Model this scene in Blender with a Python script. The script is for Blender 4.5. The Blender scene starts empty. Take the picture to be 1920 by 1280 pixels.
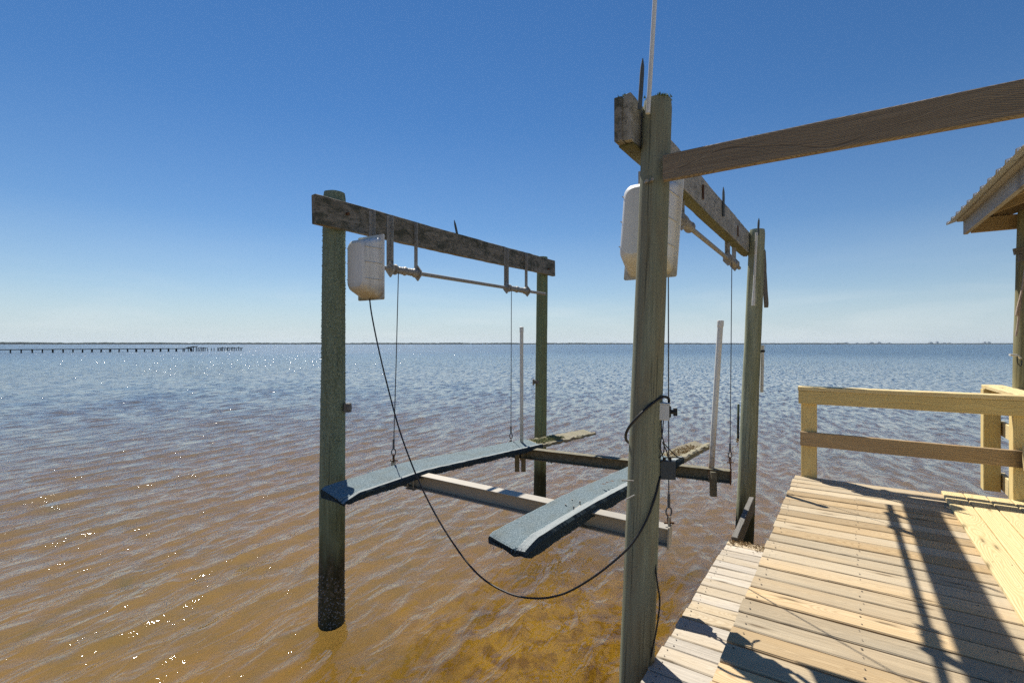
import bpy, math, random
import numpy as np
from mathutils import Vector as V, Matrix, noise as mn
random.seed(7)
rng = np.random.default_rng(11)
C = bpy.context.scene.collection
sc = bpy.context.scene

# ---------------------------------------------------------------- measured frame
CAMZ, FP = 2.24, 925.0                      # camera height over the water, focal length in photo pixels
SUN_AZ, SUN_EL = math.radians(-20.5), math.radians(54)
def at(px, py, y):                          # a measured photo point at a surveyed distance y -> metres
    return V(((px - 960) / FP * y, y, CAMZ - (py - 645) / FP * y))
DA = math.radians(34.3)
DAx, DBx = V((math.sin(DA), math.cos(DA), 0)), V((math.cos(DA), -math.sin(DA), 0))
def D(a, b, z):                             # dock frame: a along the dock, b across it
    return DAx * a + DBx * b + V((0, 0, z))

# ---------------------------------------------------------------- mesh builder
class MB:
    def __init__(s): s.v, s.f, s.g, s.r, s.m, s.sm = [], [], [], [], [], []
    def add(s, vs, fs, gs, r, mi=0, smooth=False):
        o = len(s.v)
        s.v += [tuple(x) for x in vs]; s.g += [tuple(x) for x in gs]; s.r += [r] * len(vs)
        s.f += [tuple(i + o for i in f) for f in fs]; s.m += [mi] * len(fs); s.sm += [smooth] * len(fs)
    def build(s, name, mats, parent=None, **props):
        me = bpy.data.meshes.new(name)
        me.from_pydata(s.v, [], s.f)
        if not isinstance(mats, (list, tuple)): mats = [mats]
        for m in mats: me.materials.append(m)
        me.polygons.foreach_set('material_index', s.m)
        me.polygons.foreach_set('use_smooth', s.sm)
        a = me.attributes.new('gc', 'FLOAT_VECTOR', 'POINT'); a.data.foreach_set('vector', np.array(s.g, dtype=np.float32).ravel())
        a = me.attributes.new('rnd', 'FLOAT', 'POINT'); a.data.foreach_set('value', np.array(s.r, dtype=np.float32))
        me.update()
        o = bpy.data.objects.new(name, me); C.objects.link(o)
        if parent is not None:
            o.parent = parent
            # a part's vertices are in world metres; a part under a part needs no offset of its own
            o.matrix_parent_inverse = Matrix.Translation(-parent.location) if parent.parent is None else Matrix()
        for k, x in props.items(): o[k] = x
        return o

def frame_of(d, up):
    d = d.normalized(); s = d.cross(up)
    if s.length < 1e-5: s = d.cross(V((1, 0, 0)))
    s.normalize(); return d, s, s.cross(d).normalized()

def board(mb, p0, p1, w, h, up=V((0, 0, 1)), ch=0.004, n=1, rnd=None, jit=0.0, mi=0, endj=0.0):
    """a chamfered timber from p0 to p1: w across, h along up"""
    rnd = random.random() if rnd is None else rnd
    p0, p1 = V(p0), V(p1); d, s, u = frame_of(p1 - p0, V(up)); L = (p1 - p0).length
    a, b = w / 2, h / 2; c = min(ch, a * .6, b * .6)
    prof = [(-a + c, -b), (a - c, -b), (a, -b + c), (a, b - c), (a - c, b), (-a + c, b), (-a, b - c), (-a, -b + c)]
    vs, gs, fs = [], [], []
    o = rnd * 37.0
    for i in range(n + 1):
        t = i / n; q = p0.lerp(p1, t)
        if jit: q = q + s * (mn.noise(V((t * L * 1.3 + o, 1.7, 0))) * jit) + u * (mn.noise(V((t * L * 1.1, 9.1 + o, 0))) * jit)
        for k, (x, y) in enumerate(prof):
            e = V((0, 0, 0))
            if jit: e = V((mn.noise(V((t * L * 9 + k * 3.1, o, 2))), mn.noise(V((t * L * 9, o + k * 2.3, 5))), 0)) * jit * .5
            ee = d * (random.uniform(-1, 1) * endj) if endj and i in (0, n) else V((0, 0, 0))
            vs.append(q + s * (x + e.x) + u * (y + e.y) + ee); gs.append((t * L + o, x, y))
    for i in range(n):
        for k in range(8):
            k2 = (k + 1) % 8
            fs.append((i * 8 + k, i * 8 + k2, (i + 1) * 8 + k2, (i + 1) * 8 + k))
    fs.append(tuple(range(7, -1, -1))); fs.append(tuple(n * 8 + k for k in range(8)))
    mb.add(vs, fs, gs, rnd, mi)

def smooth_path(pts, n=8):
    P = [V(p) for p in pts]; out = []
    for i in range(len(P) - 1):
        a, b, c, d = P[max(i - 1, 0)], P[i], P[i + 1], P[min(i + 2, len(P) - 1)]
        for k in range(n):
            t = k / n
            out.append(.5 * ((2 * b) + (c - a) * t + (2 * a - 5 * b + 4 * c - d) * t * t + (3 * b - a - 3 * c + d) * t ** 3))
    return out + [P[-1]]

def tube(mb, pts, r, seg=12, rnd=None, rough=0.0, mi=0, smooth=True, rs=None, knots=0):
    rnd = random.random() if rnd is None else rnd
    P = [V(p) for p in pts]; n = len(P); vs, gs, fs = [], [], []
    tot = 0; o = rnd * 37
    d0 = (P[1] - P[0]).normalized(); s = d0.cross(V((0, 1, 0)) if abs(d0.y) < .9 else V((1, 0, 0))).normalized()
    for i in range(n):
        if i: tot += (P[i] - P[i - 1]).length
        d = (P[min(i + 1, n - 1)] - P[max(i - 1, 0)]).normalized()
        s = (s - d * s.dot(d)).normalized(); u = d.cross(s)
        rr = rs[i] if rs else r
        for k in range(seg):
            an = 2 * math.pi * k / seg
            q = rr
            if rough: q = rr * (1 + rough * mn.noise(V((math.cos(an) * 1.6 + o, math.sin(an) * 1.6, tot * 1.4))) + rough * .35 * mn.noise(V((math.cos(an) * 7, math.sin(an) * 7 + o, tot * 5))))
            vs.append(P[i] + s * (math.cos(an) * q) + u * (math.sin(an) * q))
            gs.append((P[i].z if rough else tot + o, math.cos(an) * rr + o, math.sin(an) * rr))
    for i in range(n - 1):
        for k in range(seg):
            k2 = (k + 1) % seg
            fs.append((i * seg + k, i * seg + k2, (i + 1) * seg + k2, (i + 1) * seg + k))
    mb.add(vs, fs, gs, rnd, mi, smooth)
    mb.add(vs[:seg][::-1], [tuple(range(seg))], gs[:seg], rnd, mi)
    mb.add(vs[-seg:], [tuple(range(seg))], gs[-seg:], rnd, mi)

def loft(mb, rings, rnd=0.5, mi=0, smooth=True, cap0=True, cap1=True):
    n = len(rings[0]); vs = [p for r in rings for p in r]; fs = []
    for i in range(len(rings) - 1):
        for k in range(n):
            k2 = (k + 1) % n; fs.append((i * n + k, i * n + k2, (i + 1) * n + k2, (i + 1) * n + k))
    mb.add(vs, fs, vs, rnd, mi, smooth)
    if cap0: mb.add(rings[0][::-1], [tuple(range(n))], rings[0], rnd, mi)
    if cap1: mb.add(rings[-1], [tuple(range(n))], rings[-1], rnd, mi)

def box(mb, c, ax, ay, az, sx, sy, sz, mi=0, rnd=None, ch=.003):
    board(mb, V(c) - V(ax) * sx / 2, V(c) + V(ax) * sx / 2, sy, sz, up=V(az), ch=ch, mi=mi, rnd=rnd)

def clump(mb, c, r, n, flat=.5, leaf=.012, mi=0):
    """tuft of little blades / crumbs"""
    for _ in range(n):
        p = V(c) + V((random.gauss(0, r), random.gauss(0, r), 0)); hh = leaf * random.uniform(.5, 1.6)
        a = random.uniform(0, 6.28); q = V((math.cos(a), math.sin(a), 0)) * leaf * random.uniform(.25, .6)
        tip = p + V((random.gauss(0, leaf * .5), random.gauss(0, leaf * .5), hh))
        w = V((-q.y, q.x, 0)) * .7
        vs = [p - q, p + q, p + w, tip]
        mb.add(vs, [(0, 1, 3), (1, 2, 3), (2, 0, 3), (0, 2, 1)], vs, random.random(), mi)

def thing(name, label, cat, loc, group=None):
    o = bpy.data.objects.new(name, None); C.objects.link(o); o.location = loc
    o.empty_display_size = .1
    o['label'] = label; o['category'] = cat
    if group: o['group'] = group
    return o
def tag(o, label, cat, group=None):
    o['label'] = label; o['category'] = cat
    if group: o['group'] = group
    return o

# ---------------------------------------------------------------- materials
def NT(name):
    m = bpy.data.materials.new(name); m.use_nodes = True
    nt = m.node_tree; b = nt.nodes['Principled BSDF']; return m, nt, b
def nd(nt, t, **k):
    n = nt.nodes.new(t)
    for a, x in k.items():
        if a.startswith('_'): n.inputs[a[1:].replace('_', ' ')].default_value = x
        else: setattr(n, a, x)
    return n
def L(nt, a, b): nt.links.new(a, b)
def ramp(nt, src, stops):
    n = nt.nodes.new('ShaderNodeValToRGB'); L(nt, src, n.inputs[0]); e = n.color_ramp.elements
    while len(e) < len(stops): e.new(.5)
    for x, (p, c) in zip(e, stops): x.position = p; x.color = (c, c, c, 1) if not hasattr(c, '__len__') else (*c, 1)
    return n.outputs[0]
def mix(nt, f, a, b, mode='MIX'):
    n = nt.nodes.new('ShaderNodeMix'); n.data_type = 'RGBA'; n.blend_type = mode
    for i, x in ((0, f), (6, a), (7, b)):
        if hasattr(x, 'is_linked'): L(nt, x, n.inputs[i])
        elif i == 0: n.inputs[0].default_value = x
        else: n.inputs[i].default_value = (*x, 1)
    return n.outputs[2]
def math_(nt, op, a, b=0.0, c=None):
    n = nt.nodes.new('ShaderNodeMath'); n.operation = op
    for i, x in enumerate((a, b) if c is None else (a, b, c)):
        if hasattr(x, 'is_linked'): L(nt, x, n.inputs[i])
        else: n.inputs[i].default_value = x
    return n.outputs[0]
def gcoord(nt, scale, attr='gc'):
    a = nd(nt, 'ShaderNodeAttribute', attribute_name=attr)
    m = nd(nt, 'ShaderNodeMapping'); L(nt, a.outputs['Vector'], m.inputs['Vector']); m.inputs['Scale'].default_value = scale
    return m.outputs[0]
def noise_(nt, vec, scale, detail=4, rough=.6, dist=0.0):
    n = nd(nt, 'ShaderNodeTexNoise'); n.inputs['Scale'].default_value = scale; n.inputs['Detail'].default_value = detail
    n.inputs['Roughness'].default_value = rough; n.inputs['Distortion'].default_value = dist
    if vec is not None: L(nt, vec, n.inputs['Vector'])
    return n.outputs[0]
def rnd_(nt): return nd(nt, 'ShaderNodeAttribute', attribute_name='rnd').outputs['Fac']
def bump(nt, b, h, strength=.4, dist=.01):
    n = nd(nt, 'ShaderNodeBump'); n.inputs['Strength'].default_value = strength; n.inputs['Distance'].default_value = dist
    L(nt, h, n.inputs['Height']); L(nt, n.outputs[0], b.inputs['Normal'])

def wood(name, light, dark, grey=None, grey_amt=0.0, ring=9.0, contrast=.7, knots=True, spots=None, rough=.75, tint=.25, patch=None):
    """sawn timber: growth-ring bands stretched along the board, fibres, knots, weather-greyed boards"""
    m, nt, b = NT(name)
    base = nd(nt, 'ShaderNodeAttribute', attribute_name='gc')
    sx = nd(nt, 'ShaderNodeSeparateXYZ'); L(nt, base.outputs['Vector'], sx.inputs[0])
    n1 = noise_(nt, gcoord(nt, (.45, 1, 1)), 1.0, 1, .5); n2 = noise_(nt, gcoord(nt, (.7, .5, .5)), 1.7, 2, .5)
    # growth rings of a log whose heart wanders below the face: cathedral arches on flat-sawn boards
    yy = math_(nt, 'ADD', sx.outputs[1], math_(nt, 'MULTIPLY_ADD', n1, .10, -.05))
    zz = math_(nt, 'ADD', sx.outputs[2], math_(nt, 'MULTIPLY_ADD', n2, .34, -.16))
    rr = math_(nt, 'SQRT', math_(nt, 'ADD', math_(nt, 'MULTIPLY', yy, yy), math_(nt, 'MULTIPLY', zz, zz)))
    band = math_(nt, 'MULTIPLY_ADD', math_(nt, 'SINE', math_(nt, 'ADD', math_(nt, 'MULTIPLY', rr, ring * 48.0), math_(nt, 'MULTIPLY', noise_(nt, gcoord(nt, (4, 26, 26)), 1.0, 3, .6), 5.0))), .5, .5)
    fib = noise_(nt, gcoord(nt, (2.5, 170, 170)), 1.0, 3, .6)
    fac = math_(nt, 'ADD', math_(nt, 'MULTIPLY', ramp(nt, band, [(0, 0), (.5, .12), (1, 1)]), .55 * contrast), math_(nt, 'MULTIPLY', ramp(nt, fib, [(.3, 0), (.72, 1)]), .5))
    col = mix(nt, fac, light, dark)
    r = rnd_(nt)
    if grey:
        big = noise_(nt, gcoord(nt, (.9, 4, 4)), 1.0, 3)
        g = math_(nt, 'ADD', math_(nt, 'MULTIPLY', ramp(nt, big, [(.35, 0), (.65, 1)]), .45), ramp(nt, r, [(.0, 0), (.30, 0), (.55, .5), (1, .75)]))
        gcol = mix(nt, ramp(nt, fib, [(.3, 0), (.75, 1)]), grey, tuple(x * .55 for x in grey))
        col = mix(nt, math_(nt, 'MULTIPLY', g, grey_amt), col, gcol)
    # board to board tone
    t = nd(nt, 'ShaderNodeTexWhiteNoise', noise_dimensions='1D'); L(nt, r, t.inputs['W'])
    hv = nd(nt, 'ShaderNodeHueSaturation'); L(nt, col, hv.inputs['Color'])
    L(nt, math_(nt, 'MULTIPLY_ADD', t.outputs[0], tint, 1 - tint * .55), hv.inputs['Value'])
    col = hv.outputs[0]
    if knots:
        vo = nd(nt, 'ShaderNodeTexVoronoi', voronoi_dimensions='2D', feature='F1'); vo.inputs['Scale'].default_value = 1.0; vo.inputs['Randomness'].default_value = 1.0
        kv = nd(nt, 'ShaderNodeVectorMath', operation='ADD'); L(nt, gcoord(nt, (1.3, 6.5, 1)), kv.inputs[0]); kr = nd(nt, 'ShaderNodeCombineXYZ'); L(nt, math_(nt, 'MULTIPLY', r, 91.0), kr.inputs[1]); L(nt, kr.outputs[0], kv.inputs[1])
        L(nt, kv.outputs[0], vo.inputs['Vector'])
        kn = ramp(nt, math_(nt, 'ADD', vo.outputs['Distance'], math_(nt, 'MULTIPLY', noise_(nt, gcoord(nt, (30, 60, 60)), 1), .05)), [(0, 1), (.055, 1), (.09, .35), (.16, 0)])
        col = mix(nt, math_(nt, 'MULTIPLY', kn, .8), col, tuple(x * .3 for x in dark))
    if patch:       # algae / lichen patches with a shape of their own
        pn = ramp(nt, noise_(nt, gcoord(nt, (4, 9, 9)), 1.6, 6, .7, .6), [(.44, 0), (.6, 1)])
        col = mix(nt, math_(nt, 'MULTIPLY', pn, .8), col, patch)
    if spots:
        sn = ramp(nt, noise_(nt, gcoord(nt, (10, 22, 22)), 1.7, 5, .7), [(.55, 0), (.66, 1)])
        col = mix(nt, math_(nt, 'MULTIPLY', sn, .85), col, spots)
    L(nt, col, b.inputs['Base Color']); b.inputs['Roughness'].default_value = rough
    b.inputs['Specular IOR Level'].default_value = .25
    bump(nt, b, math_(nt, 'ADD', fib, math_(nt, 'MULTIPLY', band, .4)), .5, .005)
    return m

def pile_mat(name, c1, c2, streak, wet_top, lichen=None, lamt=0.0, barn=0.0):
    m, nt, b = NT(name)
    a = nd(nt, 'ShaderNodeAttribute', attribute_name='gc'); sx = nd(nt, 'ShaderNodeSeparateXYZ'); L(nt, a.outputs['Vector'], sx.inputs[0])
    z = sx.outputs[0]
    fib = noise_(nt, gcoord(nt, (3, 110, 110)), 1.0, 4, .65)
    col = mix(nt, ramp(nt, fib, [(.3, 0), (.7, 1)]), c1, c2)
    big = noise_(nt, gcoord(nt, (1.6, 11, 11)), 1.0, 5, .65, .5)
    col = mix(nt, math_(nt, 'MULTIPLY', ramp(nt, big, [(.42, 0), (.64, 1)]), .75), col, streak)
    drip = noise_(nt, gcoord(nt, (1.6, 42, 42)), 1.0, 4, .65)
    col = mix(nt, math_(nt, 'MULTIPLY', ramp(nt, drip, [(.58, 0), (.76, 1)]), .4), col, tuple(x * .42 for x in c1))
    crack = ramp(nt, noise_(nt, gcoord(nt, (1.3, 85, 85)), 1.0, 2, .5), [(.33, 1), (.375, 0)])
    col = mix(nt, math_(nt, 'MULTIPLY', crack, .7), col, tuple(x * .25 for x in c1))
    hgt = math_(nt, 'ADD', fib, math_(nt, 'MULTIPLY', crack, -.8))
    if lichen:
        ln = noise_(nt, gcoord(nt, (70, 70, 70)), 1.0, 5, .75)
        up = ramp(nt, math_(nt, 'DIVIDE', z, 4.0), [(.22, 0), (.40, 1)])
        lf = math_(nt, 'MULTIPLY', math_(nt, 'MULTIPLY', ramp(nt, ln, [(.4, 0), (.6, 1)]), up), lamt)
        col = mix(nt, lf, col, lichen); hgt = math_(nt, 'ADD', hgt, math_(nt, 'MULTIPLY', lf, 2.5))
    # tide-stained foot
    wn = noise_(nt, gcoord(nt, (2, 14, 14)), 1.0, 4, .6)
    zz = math_(nt, 'SUBTRACT', z, math_(nt, 'MULTIPLY', math_(nt, 'SUBTRACT', wn, .5), .55))
    wet = ramp(nt, math_(nt, 'DIVIDE', zz, wet_top * 2), [(.36, 1), (.55, 0)])
    algae = mix(nt, ramp(nt, wn, [(.4, 0), (.65, 1)]), (.028, .031, .02), (.07, .07, .04))
    col = mix(nt, math_(nt, 'MULTIPLY', wet, .95), col, algae)
    if barn:
        bn = ramp(nt, noise_(nt, gcoord(nt, (34, 34, 34)), 1.0, 6, .8), [(.5, 0), (.62, 1)])
        lo = ramp(nt, zz, [(.12, 0), (.22, 1), (.42, 1), (.6, 0)])
        col = mix(nt, math_(nt, 'MULTIPLY', math_(nt, 'MULTIPLY', bn, lo), barn), col, (.22, .21, .19))
    L(nt, col, b.inputs['Base Color']); b.inputs['Roughness'].default_value = .85; b.inputs['Specular IOR Level'].default_value = .2
    bump(nt, b, hgt, .6, .006)
    return m

def plain(name, col, rough=.6, metal=0.0, var=.2, scale=12, dirt=None, dirt_z=None, bumpd=0.0, spec=.4, streak=None):
    m, nt, b = NT(name)
    tc = nd(nt, 'ShaderNodeTexCoord').outputs['Object']
    n = noise_(nt, tc, scale, 6, .65)
    c = mix(nt, ramp(nt, n, [(.3, 0), (.7, 1)]), col, tuple(x * (1 - var) for x in col))
    if dirt:
        n2 = noise_(nt, tc, scale * 1.7, 5, .7, .5)
        f = ramp(nt, n2, [(.5, 0), (.68, 1)])
        if dirt_z:
            g = nd(nt, 'ShaderNodeNewGeometry'); s = nd(nt, 'ShaderNodeSeparateXYZ'); L(nt, g.outputs['Position'], s.inputs[0])
            lo, hi = dirt_z
            h = nd(nt, 'ShaderNodeMapRange'); L(nt, s.outputs[2], h.inputs[0]); h.inputs[1].default_value = hi; h.inputs[2].default_value = lo
            f = math_(nt, 'MULTIPLY', h.outputs[0], ramp(nt, n2, [(.3, .25), (.55, 1)]))
        c = mix(nt, f, c, dirt)
    if streak:
        mp = nd(nt, 'ShaderNodeMapping'); L(nt, tc, mp.inputs[0]); mp.inputs['Scale'].default_value = (34, 34, 1.6)
        c = mix(nt, math_(nt, 'MULTIPLY', ramp(nt, noise_(nt, mp.outputs[0], 1.0, 4, .6), [(.48, 0), (.72, 1)]), .55), c, streak)
    L(nt, c, b.inputs['Base Color']); b.inputs['Roughness'].default_value = rough; b.inputs['Metallic'].default_value = metal
    b.inputs['Specular IOR Level'].default_value = spec
    if bumpd: bump(nt, b, n, .5, bumpd)
    return m

M = {}
M['deck'] = wood('weathered_deck_pine', (.62, .46, .26), (.34, .22, .10), grey=(.58, .485, .34), grey_amt=.95, ring=16, contrast=.8, tint=.52)
M['step'] = wood('bleached_deck_pine', (.64, .54, .38), (.42, .31, .18), grey=(.62, .56, .47), grey_amt=1.1, ring=16, contrast=.7, tint=.26)
M['newpine'] = wood('fresh_treated_pine', (.72, .60, .33), (.58, .43, .20), ring=12, contrast=.8, tint=.16)
M['rail'] = wood('rail_pine', (.76, .61, .28), (.60, .43, .17), ring=10, contrast=.8, tint=.14)
M['railgrey'] = wood('rail_pine_greying', (.48, .35, .20), (.31, .21, .11), ring=9, contrast=.8, tint=.1)
M['over'] = wood('overhead_timber', (.31, .25, .18), (.10, .078, .056), ring=21, contrast=.95, tint=.1)
M['beamdark'] = wood('old_beam_dark', (.28, .24, .18), (.1, .085, .06), grey=(.38, .35, .29), grey_amt=.9, ring=14, spots=(.05, .055, .035), patch=(.045, .05, .03), tint=.1, knots=False)
M['beamgrey'] = wood('old_beam_grey', (.50, .47, .40), (.27, .25, .2), grey=(.52, .50, .45), grey_amt=1, ring=14, spots=(.07, .065, .05), patch=(.24, .225, .18), tint=.1, knots=False)
M['beammoss'] = wood('beam_underside_moss', (.19, .18, .075), (.08, .07, .03), ring=10, spots=(.05, .035, .01), tint=.1, knots=False)
M['joist'] = wood('deck_joist', (.26, .19, .1), (.14, .1, .05), ring=9)
M['greywood'] = wood('grey_driftwood', (.22, .21, .19), (.1, .095, .085), ring=20, knots=False)
M['tealwood'] = wood('blue_grey_stake', (.12, .14, .15), (.06, .07, .075), ring=20, knots=False)
M['roofwood'] = wood('pavilion_timber', (.42, .37, .29), (.28, .23, .17), grey=(.48, .46, .43), grey_amt=1.1, ring=9, contrast=.8)
M['soffit'] = wood('rafter_timber', (.44, .33, .19), (.27, .19, .1), ring=9)
M['pile_near'] = pile_mat('pile_near', (.30, .315, .23), (.18, .20, .145), (.22, .19, .125), .35)
M['pile_lichen'] = pile_mat('pile_lichen', (.28, .34, .24), (.17, .22, .15), (.13, .16, .09), .66, lichen=(.38, .44, .33), lamt=.6, barn=.7)
M['pile_far'] = pile_mat('pile_far', (.26, .32, .19), (.16, .21, .11), (.2, .19, .09), .55, lichen=(.28, .34, .2), lamt=.5)
M['pile_back'] = pile_mat('pile_back', (.42, .44, .32), (.27, .29, .2), (.23, .24, .14), .5)
M['pile_post'] = pile_mat('pile_post', (.33, .32, .2), (.2, .2, .12), (.22, .18, .08), .2)
M['alu'] = plain('galvanised_metal', (.40, .39, .36), .62, .15, .3, 30, dirt=(.24, .2, .15))
M['alubeam'] = plain('aluminium_beam', (.42, .385, .32), .5, .2, .12, 5)
M['alumoss'] = plain('overgrown_beam', (.27, .245, .17), .8, 0, .5, 26, dirt=(.09, .09, .045), bumpd=.01)
M['white'] = plain('white_pvc', (.78, .77, .72), .4, 0, .1, 8)
M['guide'] = plain('guide_pvc', (.76, .75, .70), .45, 0, .1, 8, dirt=(.30, .19, .08), dirt_z=(.95, 1.5))
M['cover_a'] = plain('cover_plastic', (.80, .80, .77), .38, 0, .1, 6, dirt=(.28, .21, .09), dirt_z=(2.60, 2.74), streak=(.42, .42, .40))
M['cover_b'] = plain('cover_plastic_near', (.80, .80, .77), .38, 0, .1, 6, dirt=(.28, .23, .1), dirt_z=(2.62, 2.78), streak=(.6, .6, .58))
M['seam'] = plain('cover_seam', (.58, .58, .57), .5)
M['black'] = plain('black_rubber', (.018, .018, .02), .5, 0, .3, 20)
M['wire'] = plain('steel_wire', (.10, .11, .13), .5, .3, .3, 40)
M['rust'] = plain('rusty_iron', (.16, .075, .035), .85, .2, .5, 40, dirt=(.05, .03, .02))
M['boxlight'] = plain('grey_switch_box', (.62, .65, .66), .5, .0, .1, 10)
M['boxdark'] = plain('dark_junction_box', (.045, .06, .075), .55, 0, .2, 20)
M['moss'] = plain('yellow_moss', (.36, .36, .17), .95, 0, .5, 40)
M['mossgreen'] = plain('green_moss', (.14, .2, .06), .95, 0, .5, 40)
M['barn'] = plain('barnacle_shell', (.36, .35, .32), .8, 0, .5, 60)
M['debris'] = plain('dry_weed', (.42, .30, .15), .95, 0, .5, 60)
M['nail'] = plain('nail_head', (.05, .04, .035), .7)
M['roof'] = plain('galvanised_roof', (.52, .53, .54), .5, .2, .2, 6)
M['rope'] = plain('rope', (.5, .40, .33), .9, 0, .3, 60)

def carpet_mat():
    m, nt, b = NT('bunk_carpet')
    rib = math_(nt, 'SINE', math_(nt, 'MULTIPLY', nd_sep(nt, 1), 900.0))
    n = noise_(nt, gcoord(nt, (70, 90, 90)), 1, 4, .85)
    n2 = noise_(nt, gcoord(nt, (5, 12, 12)), 1, 4, .6)
    c = mix(nt, ramp(nt, n, [(.34, 0), (.68, 1)]), (.12, .185, .22), (.45, .53, .55))
    c = mix(nt, math_(nt, 'MULTIPLY', ramp(nt, n2, [(.45, 0), (.75, 1)]), .45), c, (.24, .24, .19))
    c = mix(nt, math_(nt, 'MULTIPLY', ramp(nt, rib, [(.2, 0), (.8, 1)]), .3), c, (.07, .10, .12))
    L(nt, c, b.inputs['Base Color']); b.inputs['Roughness'].default_value = 1; b.inputs['Specular IOR Level'].default_value = .05
    bump(nt, b, math_(nt, 'ADD', n, math_(nt, 'MULTIPLY', rib, .3)), .8, .008)
    return m
def nd_sep(nt, i):
    a = nd(nt, 'ShaderNodeAttribute', attribute_name='gc'); s = nd(nt, 'ShaderNodeSeparateXYZ'); L(nt, a.outputs['Vector'], s.inputs[0]); return s.outputs[i]
M['carpet'] = carpet_mat()
def carpet_side():
    m, nt, b = NT('bunk_carpet_shaded')
    rib = math_(nt, 'SINE', math_(nt, 'MULTIPLY', nd_sep(nt, 1), 1500.0))
    n = noise_(nt, gcoord(nt, (40, 160, 160)), 1, 4, .8)
    c = mix(nt, ramp(nt, rib, [(.1, 0), (.9, 1)]), (.05, .08, .105), (.14, .20, .235))  # shade of the bunks' outer faces put into the colour as darker blues
    c = mix(nt, math_(nt, 'MULTIPLY', ramp(nt, n, [(.5, 0), (.7, 1)]), .5), c, (.16, .19, .2))
    L(nt, c, b.inputs['Base Color']); b.inputs['Roughness'].default_value = 1; b.inputs['Specular IOR Level'].default_value = .05
    bump(nt, b, math_(nt, 'ADD', n, rib), .8, .006)
    return m
M['carpetside'] = carpet_side()

def carpet_lip():
    m, nt, b = NT('bunk_carpet_faded')
    n = noise_(nt, gcoord(nt, (90, 200, 160)), 1, 4, .8); n2 = noise_(nt, gcoord(nt, (4, 40, 10)), 1, 4, .6)
    c = mix(nt, ramp(nt, n, [(.34, 0), (.68, 1)]), (.24, .28, .29), (.50, .52, .50))
    c = mix(nt, math_(nt, 'MULTIPLY', ramp(nt, n2, [(.5, 0), (.7, 1)]), .5), c, (.13, .18, .21))
    L(nt, c, b.inputs['Base Color']); b.inputs['Roughness'].default_value = 1; b.inputs['Specular IOR Level'].default_value = .05
    bump(nt, b, n, .8, .008); return m
M['carpetlip'] = carpet_lip()

# ---------------------------------------------------------------- world, sun, camera
w = bpy.data.worlds.new('World'); sc.world = w; w.use_nodes = True
sk = w.node_tree.nodes.new('ShaderNodeTexSky'); sk.sky_type = 'NISHITA'; sk.sun_disc = False
sk.sun_elevation = SUN_EL; sk.sun_rotation = SUN_AZ
sk.air_density = 1.0; sk.dust_density = 0.0; sk.ozone_density = 4.0; sk.altitude = 0
bg = w.node_tree.nodes['Background']; bg.inputs['Strength'].default_value = .056
hs = w.node_tree.nodes.new('ShaderNodeHueSaturation'); hs.inputs['Saturation'].default_value = 1.2; w.node_tree.links.new(sk.outputs[0], hs.inputs['Color'])
tn = w.node_tree.nodes.new('ShaderNodeMix'); tn.data_type = 'RGBA'; tn.blend_type = 'MULTIPLY'; tn.inputs[0].default_value = 1; tn.inputs[7].default_value = (.89, .935, 1.0, 1)
w.node_tree.links.new(hs.outputs[0], tn.inputs[6]); wt = w.node_tree; tcw = nd(wt, 'ShaderNodeTexCoord'); sxw = nd(wt, 'ShaderNodeSeparateXYZ'); L(wt, tcw.outputs['Generated'], sxw.inputs[0])
hz = ramp(wt, sxw.outputs[2], [(0, .85), (.03, .70), (.10, .30), (.22, .06), (.40, 0)])
mpw = nd(wt, 'ShaderNodeMapping'); L(wt, tcw.outputs['Generated'], mpw.inputs[0]); mpw.inputs['Scale'].default_value = (2.2, 2.2, 14)
wisp = ramp(wt, noise_(wt, mpw.outputs[0], 1.6, 6, .55, .4), [(.48, 0), (.72, 1)])
wisp = math_(wt, 'MULTIPLY', wisp, ramp(wt, sxw.outputs[2], [(0, .4), (.04, .3), (.12, .05), (.2, 0)]))
skyc = mix(wt, hz, tn.outputs[2], (6.3, 7.5, 8.5)); skyc = mix(wt, wisp, skyc, (8.8, 9.5, 9.7))
wt.links.new(skyc, bg.inputs[0])
sl = bpy.data.lights.new('sun', 'SUN'); sl.energy = 4.2; sl.angle = math.radians(.53); sl.color = (1, .94, .84)
so = bpy.data.objects.new('sun', sl); C.objects.link(so)
sd = V((math.sin(SUN_AZ) * math.cos(SUN_EL), math.cos(SUN_AZ) * math.cos(SUN_EL), math.sin(SUN_EL)))
so.rotation_euler = sd.to_track_quat('Z', 'Y').to_euler(); so.location = (-20, 60, 80)
cd = bpy.data.cameras.new('camera'); cam = bpy.data.objects.new('camera', cd); C.objects.link(cam); sc.camera = cam
cam.location = (0, 0, CAMZ); cam.rotation_euler = (math.pi / 2, 0, 0)
cd.sensor_width = 36; cd.lens = 36 * FP / 1920; cd.shift_y = 5 / 1920; cd.clip_start = .05; cd.clip_end = 60000
sc.view_settings.view_transform = 'Standard'; sc.view_settings.look = 'None'; sc.view_settings.exposure = .68; sc.view_settings.gamma = 1
sc.render.engine = 'CYCLES'; sc.cycles.use_denoising = False; sc.cycles.max_bounces = 6
sc.cycles.sample_clamp_indirect = 6; sc.cycles.caustics_reflective = False; sc.cycles.caustics_refractive = False

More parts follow.
